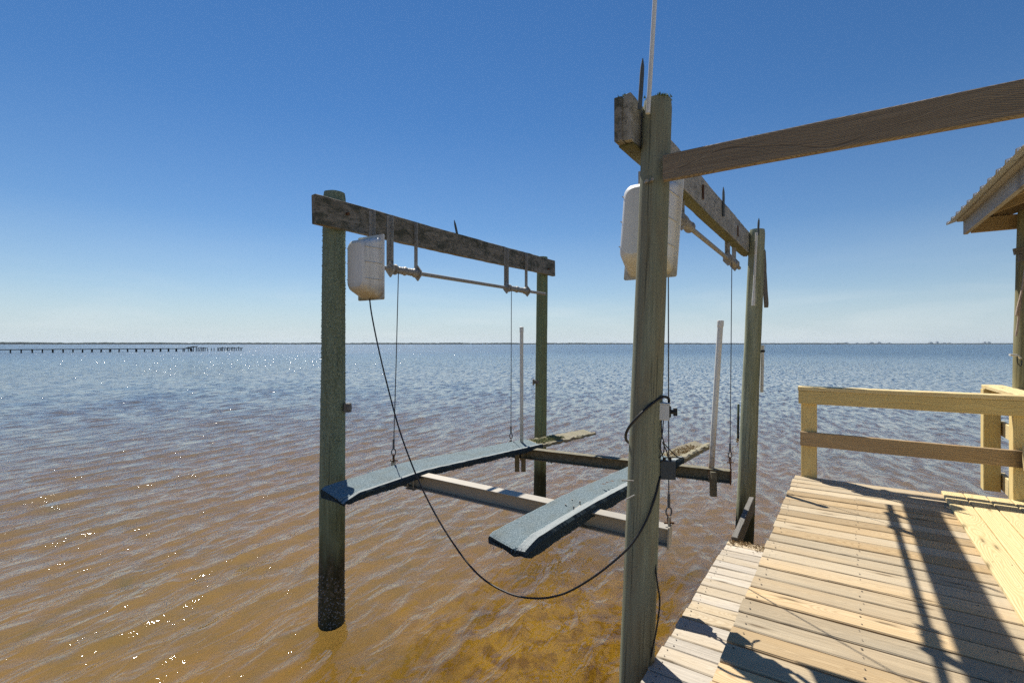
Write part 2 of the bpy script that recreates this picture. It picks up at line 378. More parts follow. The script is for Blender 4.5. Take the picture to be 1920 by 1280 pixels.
# ---------------------------------------------------------------- water
def water():
    def axis(lo, hi, c, d0, g):          # fine near c, coarser away from it
        def side(end):
            p, d, out = 0.0, d0, []
            while p < end: p += d; d = d0 + p * g * (1 + (p / 45) ** 2); out.append(min(p, end))
            return out
        return np.array([c - x for x in side(c - lo)][::-1] + [c] + [c + x for x in side(hi - c)])
    xs = axis(-40000, 40000, -.5, .034, .0052); ys = axis(-300, 42000, 3.2, .030, .0042)
    X, Y = np.meshgrid(xs, ys); DX = np.gradient(X, axis=1); DY = np.gradient(Y, axis=0)
    sp = np.maximum(DX, DY); Z = np.zeros_like(X); HX = np.zeros_like(X); HY = np.zeros_like(X)
    r = np.random.default_rng(5)
    for i in range(80):
        lam = .12 * (.78 / .12) ** (i / 79.0); k = 2 * math.pi / lam
        cr = math.radians(26 + r.normal(0, 13 if lam > .3 else 30))
        dx, dy = math.cos(cr), -math.sin(cr)
        slope = .026 if lam < .22 else (.034 if lam < .62 else .010)
        amp = slope / k * (.6 + .8 * r.random())
        ph = k * (X * dx + Y * dy) + r.random() * 6.28
        f = np.clip((lam / np.maximum(sp, 1e-6) - 2.6) / 2.0, 0, 1)
        Z += f * amp * np.sin(ph); HX += f * amp * 1.15 * dx * np.cos(ph); HY += f * amp * 1.15 * dy * np.cos(ph)
    # gusty patches
    n1 = 1 + .25 * np.sin(X * .35 + Y * .21) * np.sin(X * -.17 + Y * .4 + 1.3)
    P = np.stack([X + HX * n1, Y + HY * n1, Z * n1], -1).reshape(-1, 3)
    ny, nx = X.shape; idx = np.arange(nx * ny).reshape(ny, nx)
    q = np.stack([idx[:-1, :-1], idx[:-1, 1:], idx[1:, 1:], idx[1:, :-1]], -1).reshape(-1, 4)
    me = bpy.data.meshes.new('water'); me.vertices.add(len(P)); me.vertices.foreach_set('co', P.astype(np.float32).ravel())
    me.loops.add(q.size); me.loops.foreach_set('vertex_index', q.astype(np.int32).ravel())
    me.polygons.add(len(q)); me.polygons.foreach_set('loop_start', np.arange(0, q.size, 4, dtype=np.int32))
    me.polygons.foreach_set('use_smooth', np.ones(len(q), dtype=bool)); me.update(calc_edges=True); me.validate()
    m, nt, b = NT('brown_bay_water')
    g = nd(nt, 'ShaderNodeNewGeometry').outputs['Position']
    mp = nd(nt, 'ShaderNodeMapping', vector_type='TEXTURE'); L(nt, g, mp.inputs[0]); mp.inputs['Rotation'].default_value = (0, 0, math.radians(-23)); mp.inputs['Scale'].default_value = (1, 3.2, 1)
    big = noise_(nt, g, .35, 4, .6); mid = noise_(nt, g, 1.7, 5, .65, .8)
    c = mix(nt, ramp(nt, mid, [(.38, 0), (.66, 1)]), (.205, .118, .022), (.165, .102, .022))
    c = mix(nt, math_(nt, 'MULTIPLY', ramp(nt, mid, [(.60, 0), (.72, 1)]), .6), c, (.12, .09, .016))
    c = mix(nt, math_(nt, 'MULTIPLY', ramp(nt, big, [(.4, 0), (.66, 1)]), .5), c, (.22, .115, .022))
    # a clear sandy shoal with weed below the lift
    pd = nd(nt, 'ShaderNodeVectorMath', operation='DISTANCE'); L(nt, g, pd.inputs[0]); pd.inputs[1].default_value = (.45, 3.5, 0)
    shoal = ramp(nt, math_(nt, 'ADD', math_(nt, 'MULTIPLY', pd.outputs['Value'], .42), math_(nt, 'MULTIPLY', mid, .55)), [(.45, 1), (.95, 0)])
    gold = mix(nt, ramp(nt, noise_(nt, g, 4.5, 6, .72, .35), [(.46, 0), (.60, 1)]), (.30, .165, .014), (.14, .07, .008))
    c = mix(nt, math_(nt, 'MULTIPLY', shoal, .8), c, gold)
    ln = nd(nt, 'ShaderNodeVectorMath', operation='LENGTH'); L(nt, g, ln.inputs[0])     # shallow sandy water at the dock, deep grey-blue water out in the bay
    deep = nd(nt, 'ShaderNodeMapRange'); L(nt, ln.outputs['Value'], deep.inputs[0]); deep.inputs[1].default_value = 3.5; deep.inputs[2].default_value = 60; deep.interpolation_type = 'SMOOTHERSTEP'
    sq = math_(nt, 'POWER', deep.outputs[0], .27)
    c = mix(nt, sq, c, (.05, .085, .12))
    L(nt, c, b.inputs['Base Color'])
    b.inputs['Roughness'].default_value = .025; b.inputs['IOR'].default_value = 1.333; b.inputs['Specular IOR Level'].default_value = 1.0
    h1 = noise_(nt, g, 8.5, 2, .5, .3); h2 = noise_(nt, mp.outputs[0], 1.6, 3, .5, .3); h3 = noise_(nt, g, .12, 3, .5)
    h = math_(nt, 'ADD', math_(nt, 'MULTIPLY', h1, .010), math_(nt, 'MULTIPLY', h2, math_(nt, 'MULTIPLY_ADD', h3, .09, -.005)))
    def ridge(n, p): return math_(nt, 'POWER', math_(nt, 'SUBTRACT', 1.0, math_(nt, 'ABSOLUTE', math_(nt, 'MULTIPLY_ADD', n, 2.6, -1.3))), p)
    r1 = ridge(noise_(nt, mp.outputs[0], 2.7, 2, .5, .5), 1.6); r2 = ridge(noise_(nt, mp.outputs[0], 6.6, 2, .5, .6), 1.5)
    h = math_(nt, 'ADD', h, math_(nt, 'ADD', math_(nt, 'MULTIPLY', r1, .0175), math_(nt, 'MULTIPLY', r2, .0085)))
    bn = nd(nt, 'ShaderNodeBump'); bn.inputs['Strength'].default_value = .9; bn.inputs['Distance'].default_value = 1.0
    L(nt, h, bn.inputs['Height'])
    rgh = nd(nt, 'ShaderNodeMapRange'); L(nt, ln.outputs['Value'], rgh.inputs[0]); rgh.inputs[1].default_value = 12; rgh.inputs[2].default_value = 140; rgh.inputs[3].default_value = .012; rgh.inputs[4].default_value = .26; L(nt, rgh.outputs[0], b.inputs['Roughness'])
    # open water away from the dock is choppier: slopes too fine for a height field
    ln = nd(nt, 'ShaderNodeVectorMath', operation='LENGTH'); L(nt, g, ln.inputs[0])
    far = nd(nt, 'ShaderNodeMapRange'); L(nt, ln.outputs['Value'], far.inputs[0]); far.inputs[1].default_value = 5; far.inputs[2].default_value = 40; far.inputs[3].default_value = .08; far.inputs[4].default_value = .95
    cn = nd(nt, 'ShaderNodeTexNoise'); cn.inputs['Scale'].default_value = 6.5; cn.inputs['Detail'].default_value = 2; L(nt, mp.outputs[0], cn.inputs['Vector'])
    gust = noise_(nt, g, .05, 3, .6)
    v1 = nd(nt, 'ShaderNodeVectorMath', operation='SUBTRACT'); L(nt, cn.outputs['Color'], v1.inputs[0]); v1.inputs[1].default_value = (.5, .5, .5)
    v2 = nd(nt, 'ShaderNodeVectorMath', operation='MULTIPLY'); L(nt, v1.outputs[0], v2.inputs[0]); v2.inputs[1].default_value = (1, 1, 0)
    v3 = nd(nt, 'ShaderNodeVectorMath', operation='SCALE'); L(nt, v2.outputs[0], v3.inputs[0]); L(nt, math_(nt, 'MULTIPLY', far.outputs[0], math_(nt, 'MULTIPLY_ADD', gust, 2.0, .6)), v3.inputs['Scale'])
    v4 = nd(nt, 'ShaderNodeVectorMath', operation='ADD'); L(nt, bn.outputs[0], v4.inputs[0]); L(nt, v3.outputs[0], v4.inputs[1])
    v5 = nd(nt, 'ShaderNodeVectorMath', operation='NORMALIZE'); L(nt, v4.outputs[0], v5.inputs[0]); L(nt, v5.outputs[0], b.inputs['Normal'])
    b.subsurface_method = 'BURLEY'; b.inputs['Subsurface Weight'].default_value = 1; b.inputs['Subsurface Radius'].default_value = (1.0, .85, .6); b.inputs['Subsurface Scale'].default_value = 8.0
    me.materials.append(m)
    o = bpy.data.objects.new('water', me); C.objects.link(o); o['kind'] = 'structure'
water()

# ---------------------------------------------------------------- piles
def ring_pts(top, foot, below=1.2, step=.045):
    top, foot = V(top), V(foot); d = (foot - top).normalized(); L0 = (foot - top).length
    n = int((L0 + below) / step)
    return [top + d * ((L0 + below) * i / n) for i in range(n + 1)], (L0 + below)
def pile(name, label, top, foot, r0, r1, mat, rough=.05, seg=44, group='round piles of the boat lift', moss=False):
    t = thing(name, label, 'pile', V((foot[0], foot[1], 0)), group)
    pts, LL = ring_pts(top, foot)
    mb = MB(); rs = [r0 + (r1 - r0) * min(1, i / (len(pts) - 1) * 1.15) for i in range(len(pts))]
    rs[0] *= .93
    tube(mb, pts, r0, seg, rough=rough, rs=rs)
    mb.build('shaft', mat, t)
    if moss:
        mm = MB()
        for _ in range(26):
            a = random.uniform(0, 6.28); q = r0 * random.uniform(.55, .98)
            clump(mm, V(top) + V((math.cos(a) * q, math.sin(a) * q, -.004)), .008, 7, leaf=.013)
        mm.build('moss', M['mossgreen'], t)
    return t
P1T, P1F = at(1233, 190, 2.62), at(1194, 1250, 2.62)
P4T, P4F = at(1420, 431, 5.5), at(1396, 1005, 5.5)
P2T, P2F = at(627, 362, 3.975), at(621.5, 1170, 3.975)
P3T, P3F = at(1017, 482, 7.046), at(1012, 938, 7.046)
def extend(t, f):     # carry the axis down to the water plane
    d = f - t; return t + d * (t.z / (t.z - f.z))
P1F, P2F, P3F, P4F = extend(P1T, P1F), extend(P2T, P2F), extend(P3T, P3F), extend(P4T, P4F)
t1 = pile('lift_pile', 'thick grey green pile standing against the low side step, switch box on it', P1T, P1F,   .074, .095, M['pile_near'], .018, 56, moss=True)
t2 = pile('lift_pile', 'lichen covered pile with barnacles at its foot, carrying the dark beam', P2T, P2F, .086, .104, M['pile_lichen'], .05, 56)
t3 = pile('lift_pile', 'slim mossy green pile under the far end of the dark beam', P3T, P3F, .077, .09, M['pile_far'], .05)
t4 = pile('lift_pile', 'olive pile behind the low side step with white pipe down its front', P4T, P4F, .08, .099, M['pile_back'], .05)
# bolts and wounds on the near pile
mb = MB()
for px, py in ((1212, 340), (1222, 337.5)):
    c = at(px, py, 2.62 - .078); mb = MB(); tube(mb, [c + V((0, .02, 0)), c + V((0, -.012, 0))], .0085, 10); mb.build('bolt', M['alu'], t1)
for px, py, dx in ((1160, 900, 18), (1168, 936, 13)):
    mb = MB(); c = at(px + 6, py, 2.545); tube(mb, [c, c + V((dx * .0032, -.012, (3 if dx > 15 else 18) * .0018 - .005))], .0035, 6)
    mb.build('nail', M['alu'], t1)
# lichen fuzz on the mossy pile and barnacles at its foot
mb = MB()
for _ in range(2600):
    z = random.uniform(1.45, 3.3); a = random.uniform(0, 6.28)
    fr = (P2T.z - z) / P2T.z; c = P2T.lerp(P2F, fr); rr = .086 + .018 * fr
    nrm = V((math.cos(a), math.sin(a), 0)); p = c + nrm * rr * 1.0
    s = random.uniform(.003, .008); tv = V((-nrm.y, nrm.x, 0))
    vs = [p - tv * s - nrm * .003, p + tv * s - nrm * .003, p + V((0, 0, s * 1.3)) - nrm * .003, p + nrm * s * random.uniform(.5, 1.0) + V((0, 0, s * .3))]
    mb.add(vs, [(0, 1, 3), (1, 2, 3), (2, 0, 3)], vs, random.random())
mb.build('lichen', plain('lichen', (.34, .40, .29), .95, 0, .5, 50), t2, kind='stuff')
mb = MB()
for _ in range(520):
    z = abs(random.gauss(.16, .12)); a = random.uniform(0, 6.28)
    if z > .42: continue
    fr = (P2T.z - z) / P2T.z; c = P2T.lerp(P2F, fr)
    nrm = V((math.cos(a), math.sin(a), 0)); p = c + nrm * .099; s = random.uniform(.003, .0075); tv = V((-nrm.y, nrm.x, 0))
    vs = []
    for rr, hh in ((1, 0), (.5, 1.1)):
        for k in range(6): vs.append(p + tv * math.cos(k * 1.047) * s * rr + V((0, 0, math.sin(k * 1.047) * s * rr)) + nrm * hh * s)
    mb.add(vs, [(k, (k + 1) % 6, 6 + (k + 1) % 6, 6 + k) for k in range(6)] + [tuple(range(6, 12))], vs, random.random())
mb.build('barnacles', M['barn'], t2, kind='stuff')

# frames of the two sides of the lift
def axes(a, b):
    d = V((b.x - a.x, b.y - a.y, 0)).normalized(); return d, V((d.y, -d.x, 0))
A2, B2 = axes(P2T, P3T); A4, B4 = axes(P1T, P4T)
def LL_(t, b, z): return V((P2T.x, P2T.y, 0)) + A2 * t + B2 * b + V((0, 0, z))
def RR_(t, b, z): return V((P1T.x, P1T.y, 0)) + A4 * t + B4 * b + V((0, 0, z))

# ---------------------------------------------------------------- top beams
bt = thing('top_beam', 'dark weathered beam with metal hangers, bolted across the lichen covered pile', 'beam', LL_(-.27, .115, 3.1), 'top beams of the boat lift')
mb = MB()
e0, e1 = LL_(-.275, .112, 3.243), LL_(3.73, .112, 3.326)
board(mb, e0, e1, .05, .222, n=70, jit=.007, rnd=.42, endj=.004)
mb.build('board', M['beamdark'], bt)
for px, t in ((0, .005), (1, 3.5)):
    mb = MB(); c = LL_(t, .14, 3.27 + (.02 if px else 0)); tube(mb, [c, c + B2 * .022], .013, 8); mb.build('bolt', M['rust'], bt)
br = thing('top_beam', 'double grey beam with mossy underside hung behind the thick near pile', 'beam', RR_(-.16, -.14, 3.28), 'top beams of the boat lift')
zt0, zt1 = 3.412, 3.372
mb = MB(); board(mb, RR_(-.165, -.1, zt0), RR_(3.62, -.1, zt1), .042, .238, n=70, jit=.007, rnd=.3, endj=.004); inner = mb.build('board', M['beamgrey'], br)
mb = MB(); board(mb, RR_(-.185, -.147, zt0 - .01), RR_(3.62, -.147, zt1 - .006), .042, .232, n=70, jit=.007, rnd=.7, endj=.006); mb.build('board', M['beamdark'], br)
mb = MB(); board(mb, RR_(-.13, -.122, zt0 - .129), RR_(3.5, -.122, zt1 - .126), .086, .012, n=60, jit=.006, rnd=.2); mb.build('moss_strip', M['beammoss'], br)
for t, dz in ((1.32, -.02), (2.75, -.03)):      # rusty straps through the beam
    mb = MB(); c = RR_(t, -.075, zt0 - .012 * t + dz)
    box(mb, c + V((0, 0, .02)), A4, B4, V((0, 0, 1)), .02, .012, .11)
    mb.build('strap', M['rust'], br)
mm = MB()
for _ in range(60):
    t = random.choice([random.uniform(-.17, 0), random.uniform(-.17, 3.4)]); clump(mm, RR_(t, random.uniform(-.16, -.085), zt0 - .0108 * max(t, 0) + .112), .006, 6, leaf=.010)
mm.build('moss', M['mossgreen'], br)

# ---------------------------------------------------------------- drive shafts with hangers
def hanger(par, fn, t, bface, z0, z1, side, flip=False, wide=.042):
    """angle-iron drop hanger with a diamond bearing plate"""
    mb = MB(); Aa = (fn(1, 0, 0) - fn(0, 0, 0)); Bb = (fn(0, 1, 0) - fn(0, 0, 0)); zm = (z0 + z1) / 2; h = z1 - z0
    box(mb, fn(t, bface + side * .004, zm), Aa, Bb, V((0, 0, 1)), wide, .006, h, ch=.001)
    s = -1 if flip else 1
    box(mb, fn(t + s * wide / 2, bface + side * .024, zm), Aa, Bb, V((0, 0, 1)), .006, .036, h, ch=.001)
    o = mb.build('hanger', M['alu'], par)
    mb = MB()
    pr = [(0, .072), (.045, .02), (.045, -.02), (0, -.072), (-.045, -.02), (-.045, .02)]
    # diamond bearing plate lies across the shaft
    cz = z0
    ring0 = [fn(t - .008, bface + side * .026 + x, cz + y) for x, y in pr]; ring1 = [fn(t + .008, bface + side * .026 + x, cz + y) for x, y in pr]
    loft(mb, [ring0, ring1], smooth=False)
    tube(mb, [fn(t - .024, bface + side * .026, cz), fn(t + .024, bface + side * .026, cz)], .034, 16)
    mb.build('bearing', M['alu'], par)
def shaft(label, fn, t0, t1, b, zf, hangers, drums, bface, side, ztop):
    root = thing('drive_shaft', label, 'drive shaft', fn(t0, b, zf(t0)), 'drive shafts of the boat lift')
    mb = MB(); tube(mb, [fn(t0, b, zf(t0)), fn(t1, b, zf(t1))], .019, 16); mb.build('pipe', M['alu'], root)
    for t, fl in hangers: hanger(root, fn, t, bface, zf(t), ztop(t), side, fl)
    for a, c in drums:                                   # grooved cable drum
        mb = MB(); n = 30; pts = [fn(a + (c - a) * i / n, b, zf(a + (c - a) * i / n)) for i in range(n + 1)]
        rs = [.030 + .005 * math.sin(i * 1.9) + (.012 if i in (0, 1, n - 1, n, n // 2) else 0) for i in range(n + 1)]
        tube(mb, pts, .03, 18, rs=rs); mb.build('drum', M['alu'], root)
    return root
zfl = lambda t: 2.886 + .012 * t
shaft('thin drive shaft with four hangers below the dark beam', LL_, .20, 3.36, .166, zfl, [(.452, False), (.80, True), (2.36, False), (2.86, True)], [(.50, .76), (2.40, 2.80)], .140, 1, lambda t: 3.345 + .02 * t)
mb = MB(); box(mb, LL_(.25, .142, 3.20), A2, B2, V((0, 0, 1)), .036, .007, .30, ch=.001); box(mb, LL_(.268, .160, 3.20), A2, B2, V((0, 0, 1)), .006, .034, .30, ch=.001)
zfr = lambda t: 3.118 - .022 * (t - 1)
shaft('tan coloured drive shaft below the double grey beam', RR_, .45, 3.24, -.195 + .05, zfr, [(.98, False), (2.62, False), (2.98, True)], [(1.02, 1.2), (2.66, 2.95)], -.170, 1, lambda t: 3.4)
# ---------------------------------------------------------------- motor covers
def rrect(fn, t, b0, b1, z0, z1, r, n=5, db=0.0, zr=None):
    out = []
    for (cx, cz, a0) in ((b1 - r, z1 - r, 0), (b0 + r, z1 - r, 90), (b0 + r, z0 + r, 180), (b1 - r, z0 + r, 270)):
        for k in range(n + 1):
            a = math.radians(a0 + 90 * k / n); zz = cz + r * math.sin(a)
            out.append(fn(t, cx + r * math.cos(a) + db * (zz - (zr if zr else z1)), zz))
    return out
def cover(label, fn, tf, fb, fz, t0, gb, gz, db, mat, ribs):
    root = thing('motor_cover', label, 'motor cover', fn(tf, (fb[0] + fb[1]) / 2, fz[0]), 'white motor covers of the boat lift')
    mb = MB()
    loft(mb, [rrect(fn, tf + .006, *fb, *fz, .012, db=db), rrect(fn, tf - .006, *fb, *fz, .012, db=db)], smooth=False)
    mb.build('flange', mat, root)
    mb = MB(); rings = []
    m = .022
    b0, b1 = fb[0] + m, fb[1] - m; z0, z1 = fz[0] + m * .6, fz[1] - m
    for u, k, rr in ((0, 0, .04), (.3, .3, .045), (.6, .6, .05), (.85, .86, .055), (.95, .95, .055), (1.0, 1.0, .05)):
        e = 0 if u < .9 else (.008 if u < .97 else .022)
        rings.append(rrect(fn, tf - .006 + (t0 - tf) * u, b0 + (gb[0] - b0) * k + e, b1 + (gb[1] - b1) * k - e, z0 + (gz[0] - z0) * k + e, z1 + (gz[1] - z1) * k - e, rr, db=db, zr=fz[1]))
    loft(mb, rings); body = mb.build('body', mat, root)
    for zf in ribs:                                            # raised seams round the sides
        mb = MB(); z = fz[0] + (fz[1] - fz[0]) * zf; pts = []
        for u in np.linspace(0.02, .93, 8):
            bb = b1 + (gb[1] - b1) * u; pts.append(fn(tf - .006 + (t0 - tf) * u, bb + db * (z - fz[1]) + .0015, z))
        tube(mb, pts, .0036, 6); mb.build('seam', M['seam'], body); mb = MB()
        pts = [fn(tf - .006 + (t0 - tf) * u, b0 + (gb[0] - b0) * u + db * (z - fz[1]) - .0015, z) for u in np.linspace(0.02, .93, 8)]
        tube(mb, pts, .0036, 6)
        mb.build('seam', M['seam'], body)
    return root
cl = cover('white motor cover beside the lichen covered pile, dirty along its bottom', LL_, .205, (.05, .345), (2.60, 3.125), .045, (.092, .297), (2.672, 3.062), 0.0, M['cover_a'], (.3, .55, .78))
mb.build('mount_bracket', M['alu'], cl)
cv = cover('large white motor cover hanging behind the thick near pile', RR_, .40, (-.30, .03), (2.645, 3.235), .19, (-.262, 0.0), (2.75, 3.175), .075, M['cover_b'], (.3, .55, .8))
mb = MB(); box(mb, RR_(.43, -.16, 3.24), A4, B4, V((0, 0, 1)), .01, .2, .18); mb.build('mount_bracket', M['alu'], cv)

# ---------------------------------------------------------------- cables with shackles
def cable(label, top, foot):
    root = thing('lift_cable', label, 'cable', foot, 'steel cables of the boat lift')
    mb = MB(); tube(mb, [top, top.lerp(foot, .5), foot + V((0, 0, .11))], .0042, 8); mb.build('wire', M['wire'], root)
    mb = MB(); tube(mb, [foot + V((0, 0, .2)), foot + V((0, 0, .11))], .0095, 8)
    lp = [foot + V((math.sin(a) * .018, 0, .085 - math.cos(a) * .03)) for a in np.linspace(0, 6.28, 17)]
    tube(mb, lp, .005, 6); mb.build('thimble', M['wire'], root)
    mb = MB()
    lp = [foot + V((0, math.sin(a) * .018, .032 - math.cos(a) * .032)) for a in np.linspace(0, 6.28, 17)]
    tube(mb, lp, .006, 6); tube(mb, [foot + V((-.03, 0, .012)), foot + V((.035, 0, .012))], .006, 6)
    mb.build('shackle', M['rust'], root)
# cradle corner points
K1L, K1R = LL_(.467, .19, 1.17), RR_(.60, -.12, 1.085)
K2L, K2R = LL_(2.42, .19, 1.0), RR_(2.60, -.12, 1.02)
cable('steel cable beside the white cover on the lichen covered pile', LL_(.52, .196, 2.88), K1L + V((0, 0, .05)))
cable('thin steel cable below the far hangers of the dark beam', LL_(2.42, .196, 2.9), K2L + V((0, 0, .05)))
cable('steel cable hanging close behind the thick near pile', RR_(.62, -.13, 3.12), K1R + V((0, 0, -.01)))
cable('steel cable between the leaning white guide post and the olive pile', RR_(2.66, -.115, 3.05), K2R + V((0, 0, .05)))

# ---------------------------------------------------------------- cradle beams
def ibeam(label, p0, p1, h, mat, group):
    root = thing('cradle_beam', label, 'beam', p0, group)
    d, s, u = frame_of(p1 - p0, V((0, 0, 1))); mb = MB(); hw = .052; th = .008
    for zc, ww, hh in ((h / 2 - th / 2, hw * 2, th), (-h / 2 + th / 2, hw * 2, th), (0, th, h - 2 * th - .001)):
        board(mb, p0 + u * zc, p1 + u * zc, ww, hh, ch=.001, n=24, jit=0.0 if mat is M['alubeam'] else .004)
    mb.build('girder', mat, root)
    for p, sg in ((p0, -1), (p1, 1)):
        mb = MB(); box(mb, p + d * sg * .006, d, s, V((0, 0, 1)), .010, hw * 2.1, h + .02, ch=.001); box(mb, p + d * sg * .004 + V((0, 0, h * .5 + .03)), d, s, V((0, 0, 1)), .010, .045, .08, ch=.002)
        mb.build('end_plate', M['rust'] if mat is not M['alubeam'] else M['alubeam'], root)
    return root, d, s
ib1, d1, s1 = ibeam('clean aluminium cradle beam nearest the camera below both bunks', K1L + V((0, 0, -.06)), K1R + V((0, 0, -.08)), .12, M['alubeam'], 'cradle beams of the boat lift')
ib2, d2, s2 = ibeam('dark overgrown cradle beam under the mossy ends of the bunks', K2L + V((0, 0, -.05)), K2R + V((0, 0, -.075)), .12, M['alumoss'], 'cradle beams of the boat lift')
mb = MB()
for _ in range(900):
    f = random.random(); c = (K2L + V((0, 0, -.105))).lerp(K2R + V((0, 0, -.13)), f) + s2 * random.uniform(-.05, .05)
    s = random.uniform(.005, .016); vs = [c + V((s * random.uniform(-1, 1), s * random.uniform(-1, 1), 0)) for _ in range(3)] + [c + V((0, 0, -s * random.uniform(.6, 1.7)))]
    mb.add(vs, [(0, 1, 3), (1, 2, 3), (2, 0, 3), (0, 2, 1)], vs, random.random())
mb.build('growth', M['alumoss'], ib2, kind='stuff')
for ib, P, dd, fr in ((ib1, (K1L + V((0, 0, -.06))), d1, (.14, .64)), ):
    pass
def clamp(par, c, d, s, h):
    mb = MB()
    for k in (-.03, .03):
        for q in (-.062, .062): tube(mb, [c + d * k + s * q + V((0, 0, h)), c + d * k + s * q + V((0, 0, -h))], .006, 6)
    box(mb, c + V((0, 0, -h + .012)), d, s, V((0, 0, 1)), .09, .15, .008); mb.build('bunk_clamp', M['alu'], par)
Lk1 = (K1R - K1L).length
clamp(ib1, K1L + V((0, 0, -.06)) + d1 * .24, d1, s1, .075); clamp(ib1, (K1L + V((0, 0, -.06))).lerp(K1R + V((0, 0, -.08)), .715), d1, s1, .085)

# ---------------------------------------------------------------- carpeted bunks
def bunk(label, p0, p1, zs, prof, u_c, seed):
    """V-shaped carpeted runner from p0 to p1; zs(u) height of the trough; u_c where the carpet ends"""
    root = thing('bunk', label, 'bunk', p0, 'carpeted bunks of the boat lift')
    d = V((p1.x - p0.x, p1.y - p0.y, 0)); Ln = d.length; d.normalize(); s = V((d.y, -d.x, 0))
    def ring(u, pr, j=0.0, k0=0):
        c = V((p0.x, p0.y, 0)) + d * u
        return [c + s * (x + j * mn.noise(V((u * 7, i * 3 + seed, 1)))) + V((0, 0, zs(u) + y + j * mn.noise(V((u * 9, i * 2 + seed, 4))))) for i, (x, y) in enumerate(pr)]
    n = 150; mb = MB(); vs, gs = [], []; fs = []; N = len(prof)
    per = [0]
    for i in range(1, N): per.append(per[-1] + math.hypot(prof[i][0] - prof[i - 1][0], prof[i][1] - prof[i - 1][1]))
    for i in range(n + 1):
        u = u_c * i / n; pr = list(prof)
        if i < 3: pr = [(x * (.96 + .02 * i), y - (.012 if i == 0 else .004 * (2 - i)) * (1 if y > -.02 else -.6)) for x, y in pr]
        if u < .14: pr = [(x, y - (.03 * (1 - u / .14)) * (1 if k in (4, 5, 6, 7) and y > -.03 else 0)) for k, (x, y) in enumerate(pr)]
        # ragged hanging hem on the outer face
        rg = ring(u, pr, .004)
        hem = max(0, mn.noise(V((u * 3.0, seed, 3)))) * .010 + (random.random() * .006)
        rg[HEM] = rg[HEM] + V((0, 0, -hem)); rg[HEM + 1] = rg[HEM + 1] + V((0, 0, -hem))
        vs += rg; gs += [(u, per[k], seed) for k in range(N)]
    mi = []
    for i in range(n):
        for k in range(N):
            k2 = (k + 1) % N; fs.append((i * N + k, i * N + k2, (i + 1) * N + k2, (i + 1) * N + k)); mi.append(1 if k in SIDE else (2 if k in LIP else 0))
    o = len(mb.v); mb.add(vs, fs, gs, .5, 0, False); mb.m = mi
    mb.add(vs[:N][::-1], [tuple(range(N))], [(g[0], g[1] * 1.0, g[2]) for g in gs[:N][::-1]], .5, 1); mb.add(vs[-N:], [tuple(range(N))], gs[-N:], .5, 1)
    mb.build('carpet', [M['carpet'], M['carpetside'], M['carpetlip']], root)
    # bare rotten board at the far end
    mb = MB(); n = 40; vs, gs, fs = [], [], []
    for i in range(n + 1):
        u = u_c - .05 + (Ln - u_c + .05) * i / n; k = 1 - .65 * max(0, (i / n - .55)) ; pr = [(x * (.95 if x > 0 else .95 * k) , y * .75 - .006) for x, y in prof]
        vs += ring(u, pr, .018); gs += [(u + seed, per[k_], 0) for k_ in range(N)]
    for i in range(n):
        for k in range(N):
            k2 = (k + 1) % N; fs.append((i * N + k, i * N + k2, (i + 1) * N + k2, (i + 1) * N + k))
    mb.add(vs, fs, gs, .35, 0, False); mb.add(vs[-N:], [tuple(range(N))], gs[-N:], .3); mb.build('board_end', wood('rotten_board' + str(seed), (.40, .36, .27), (.2, .165, .11), ring=12, spots=(.07, .06, .03), patch=(.28, .26, .15), knots=False), root)
    return root, d, s, Ln
HEM = 6; SIDE = (5, 6, 7)
PROF2 = [(-.135, -.03), (-.138, .020), (-.128, .034), (.040, -.022), (.052, -.016), (.070, .026), (.128, .030), (.142, .012), (.140, -.052)]
HEM = 7; SIDE = (6, 7, 8); LIP = (5,)
def lin(pts):
    return lambda u: float(np.interp(u, [p[0] for p in pts], [p[1] for p in pts]))
b1a, b1b = V((-1.262, 3.47, 0)), V((1.18, 7.60, 0))
PROF1 = [(-.13, -.035), (-.135, .035), (-.125, .048), (.06, .0), (.075, .002), (.090, .012), (.116, .010), (.124, -.002), (.122, -.040)]
bk1, bd1, bs1, bl1 = bunk('long thin blue carpeted bunk reaching from the lichen covered pile', b1a, b1b, lin([(0, 1.168), (.85, 1.172), (2.75, 1.035), (4.0, .945), (4.9, .885)]), PROF1, 3.02, 3)
b2a, b2b = V((-.03, 2.79, 0)), V((2.44, 6.36, 0))
bk2, bd2, bs2, bl2 = bunk('wide blue carpeted bunk with a ragged hem next to the thick near pile', b2a, b2b, lin([(0, 1.108), (.85, 1.106), (2.8, 1.032), (4.4, .965)]), PROF2, 3.05, 8)
mb = MB()
for _ in range(300):
    u = random.uniform(3.05, 3.75); clump(mb, V((b1a.x, b1a.y, 0)) + bd1 * u + bs1 * random.uniform(-.12, .07) + V((0, 0, 1.035 - .072 * (u - 2.75) + .012)), .012, 4, leaf=.02)
mb.build('moss', M['moss'], bk1, kind='stuff')
mb = MB()
for _ in range(160):
    u = random.uniform(3.1, 4.0); clump(mb, V((b2a.x, b2a.y, 0)) + bd2 * u + bs2 * random.uniform(-.1, .08) + V((0, 0, 1.032 - .042 * (u - 2.8) + .006)), .012, 4, leaf=.014)
mb.build('moss', M['debris'], bk2, kind='stuff')
mb = MB()
for u, q in ((1.38, -.03), (1.50, -.01), (1.44, -.02)):
    c = b2a + bd2 * u + bs2 * q + V((0, 0, 1.106 + .016)); a = random.random() * 6
    vs = [c + V((math.cos(a + k * 1.57) * (.014 if k % 2 else .024), math.sin(a + k * 1.57) * (.014 if k % 2 else .024), .004 * (k % 2))) for k in range(4)]
    mb.add(vs, [(0, 1, 2, 3)], vs, .5)
tag(mb.build('leaf_scrap', M['rust']), 'scatter of rust brown leaf scraps on the wide carpeted bunk', 'leaf scraps')

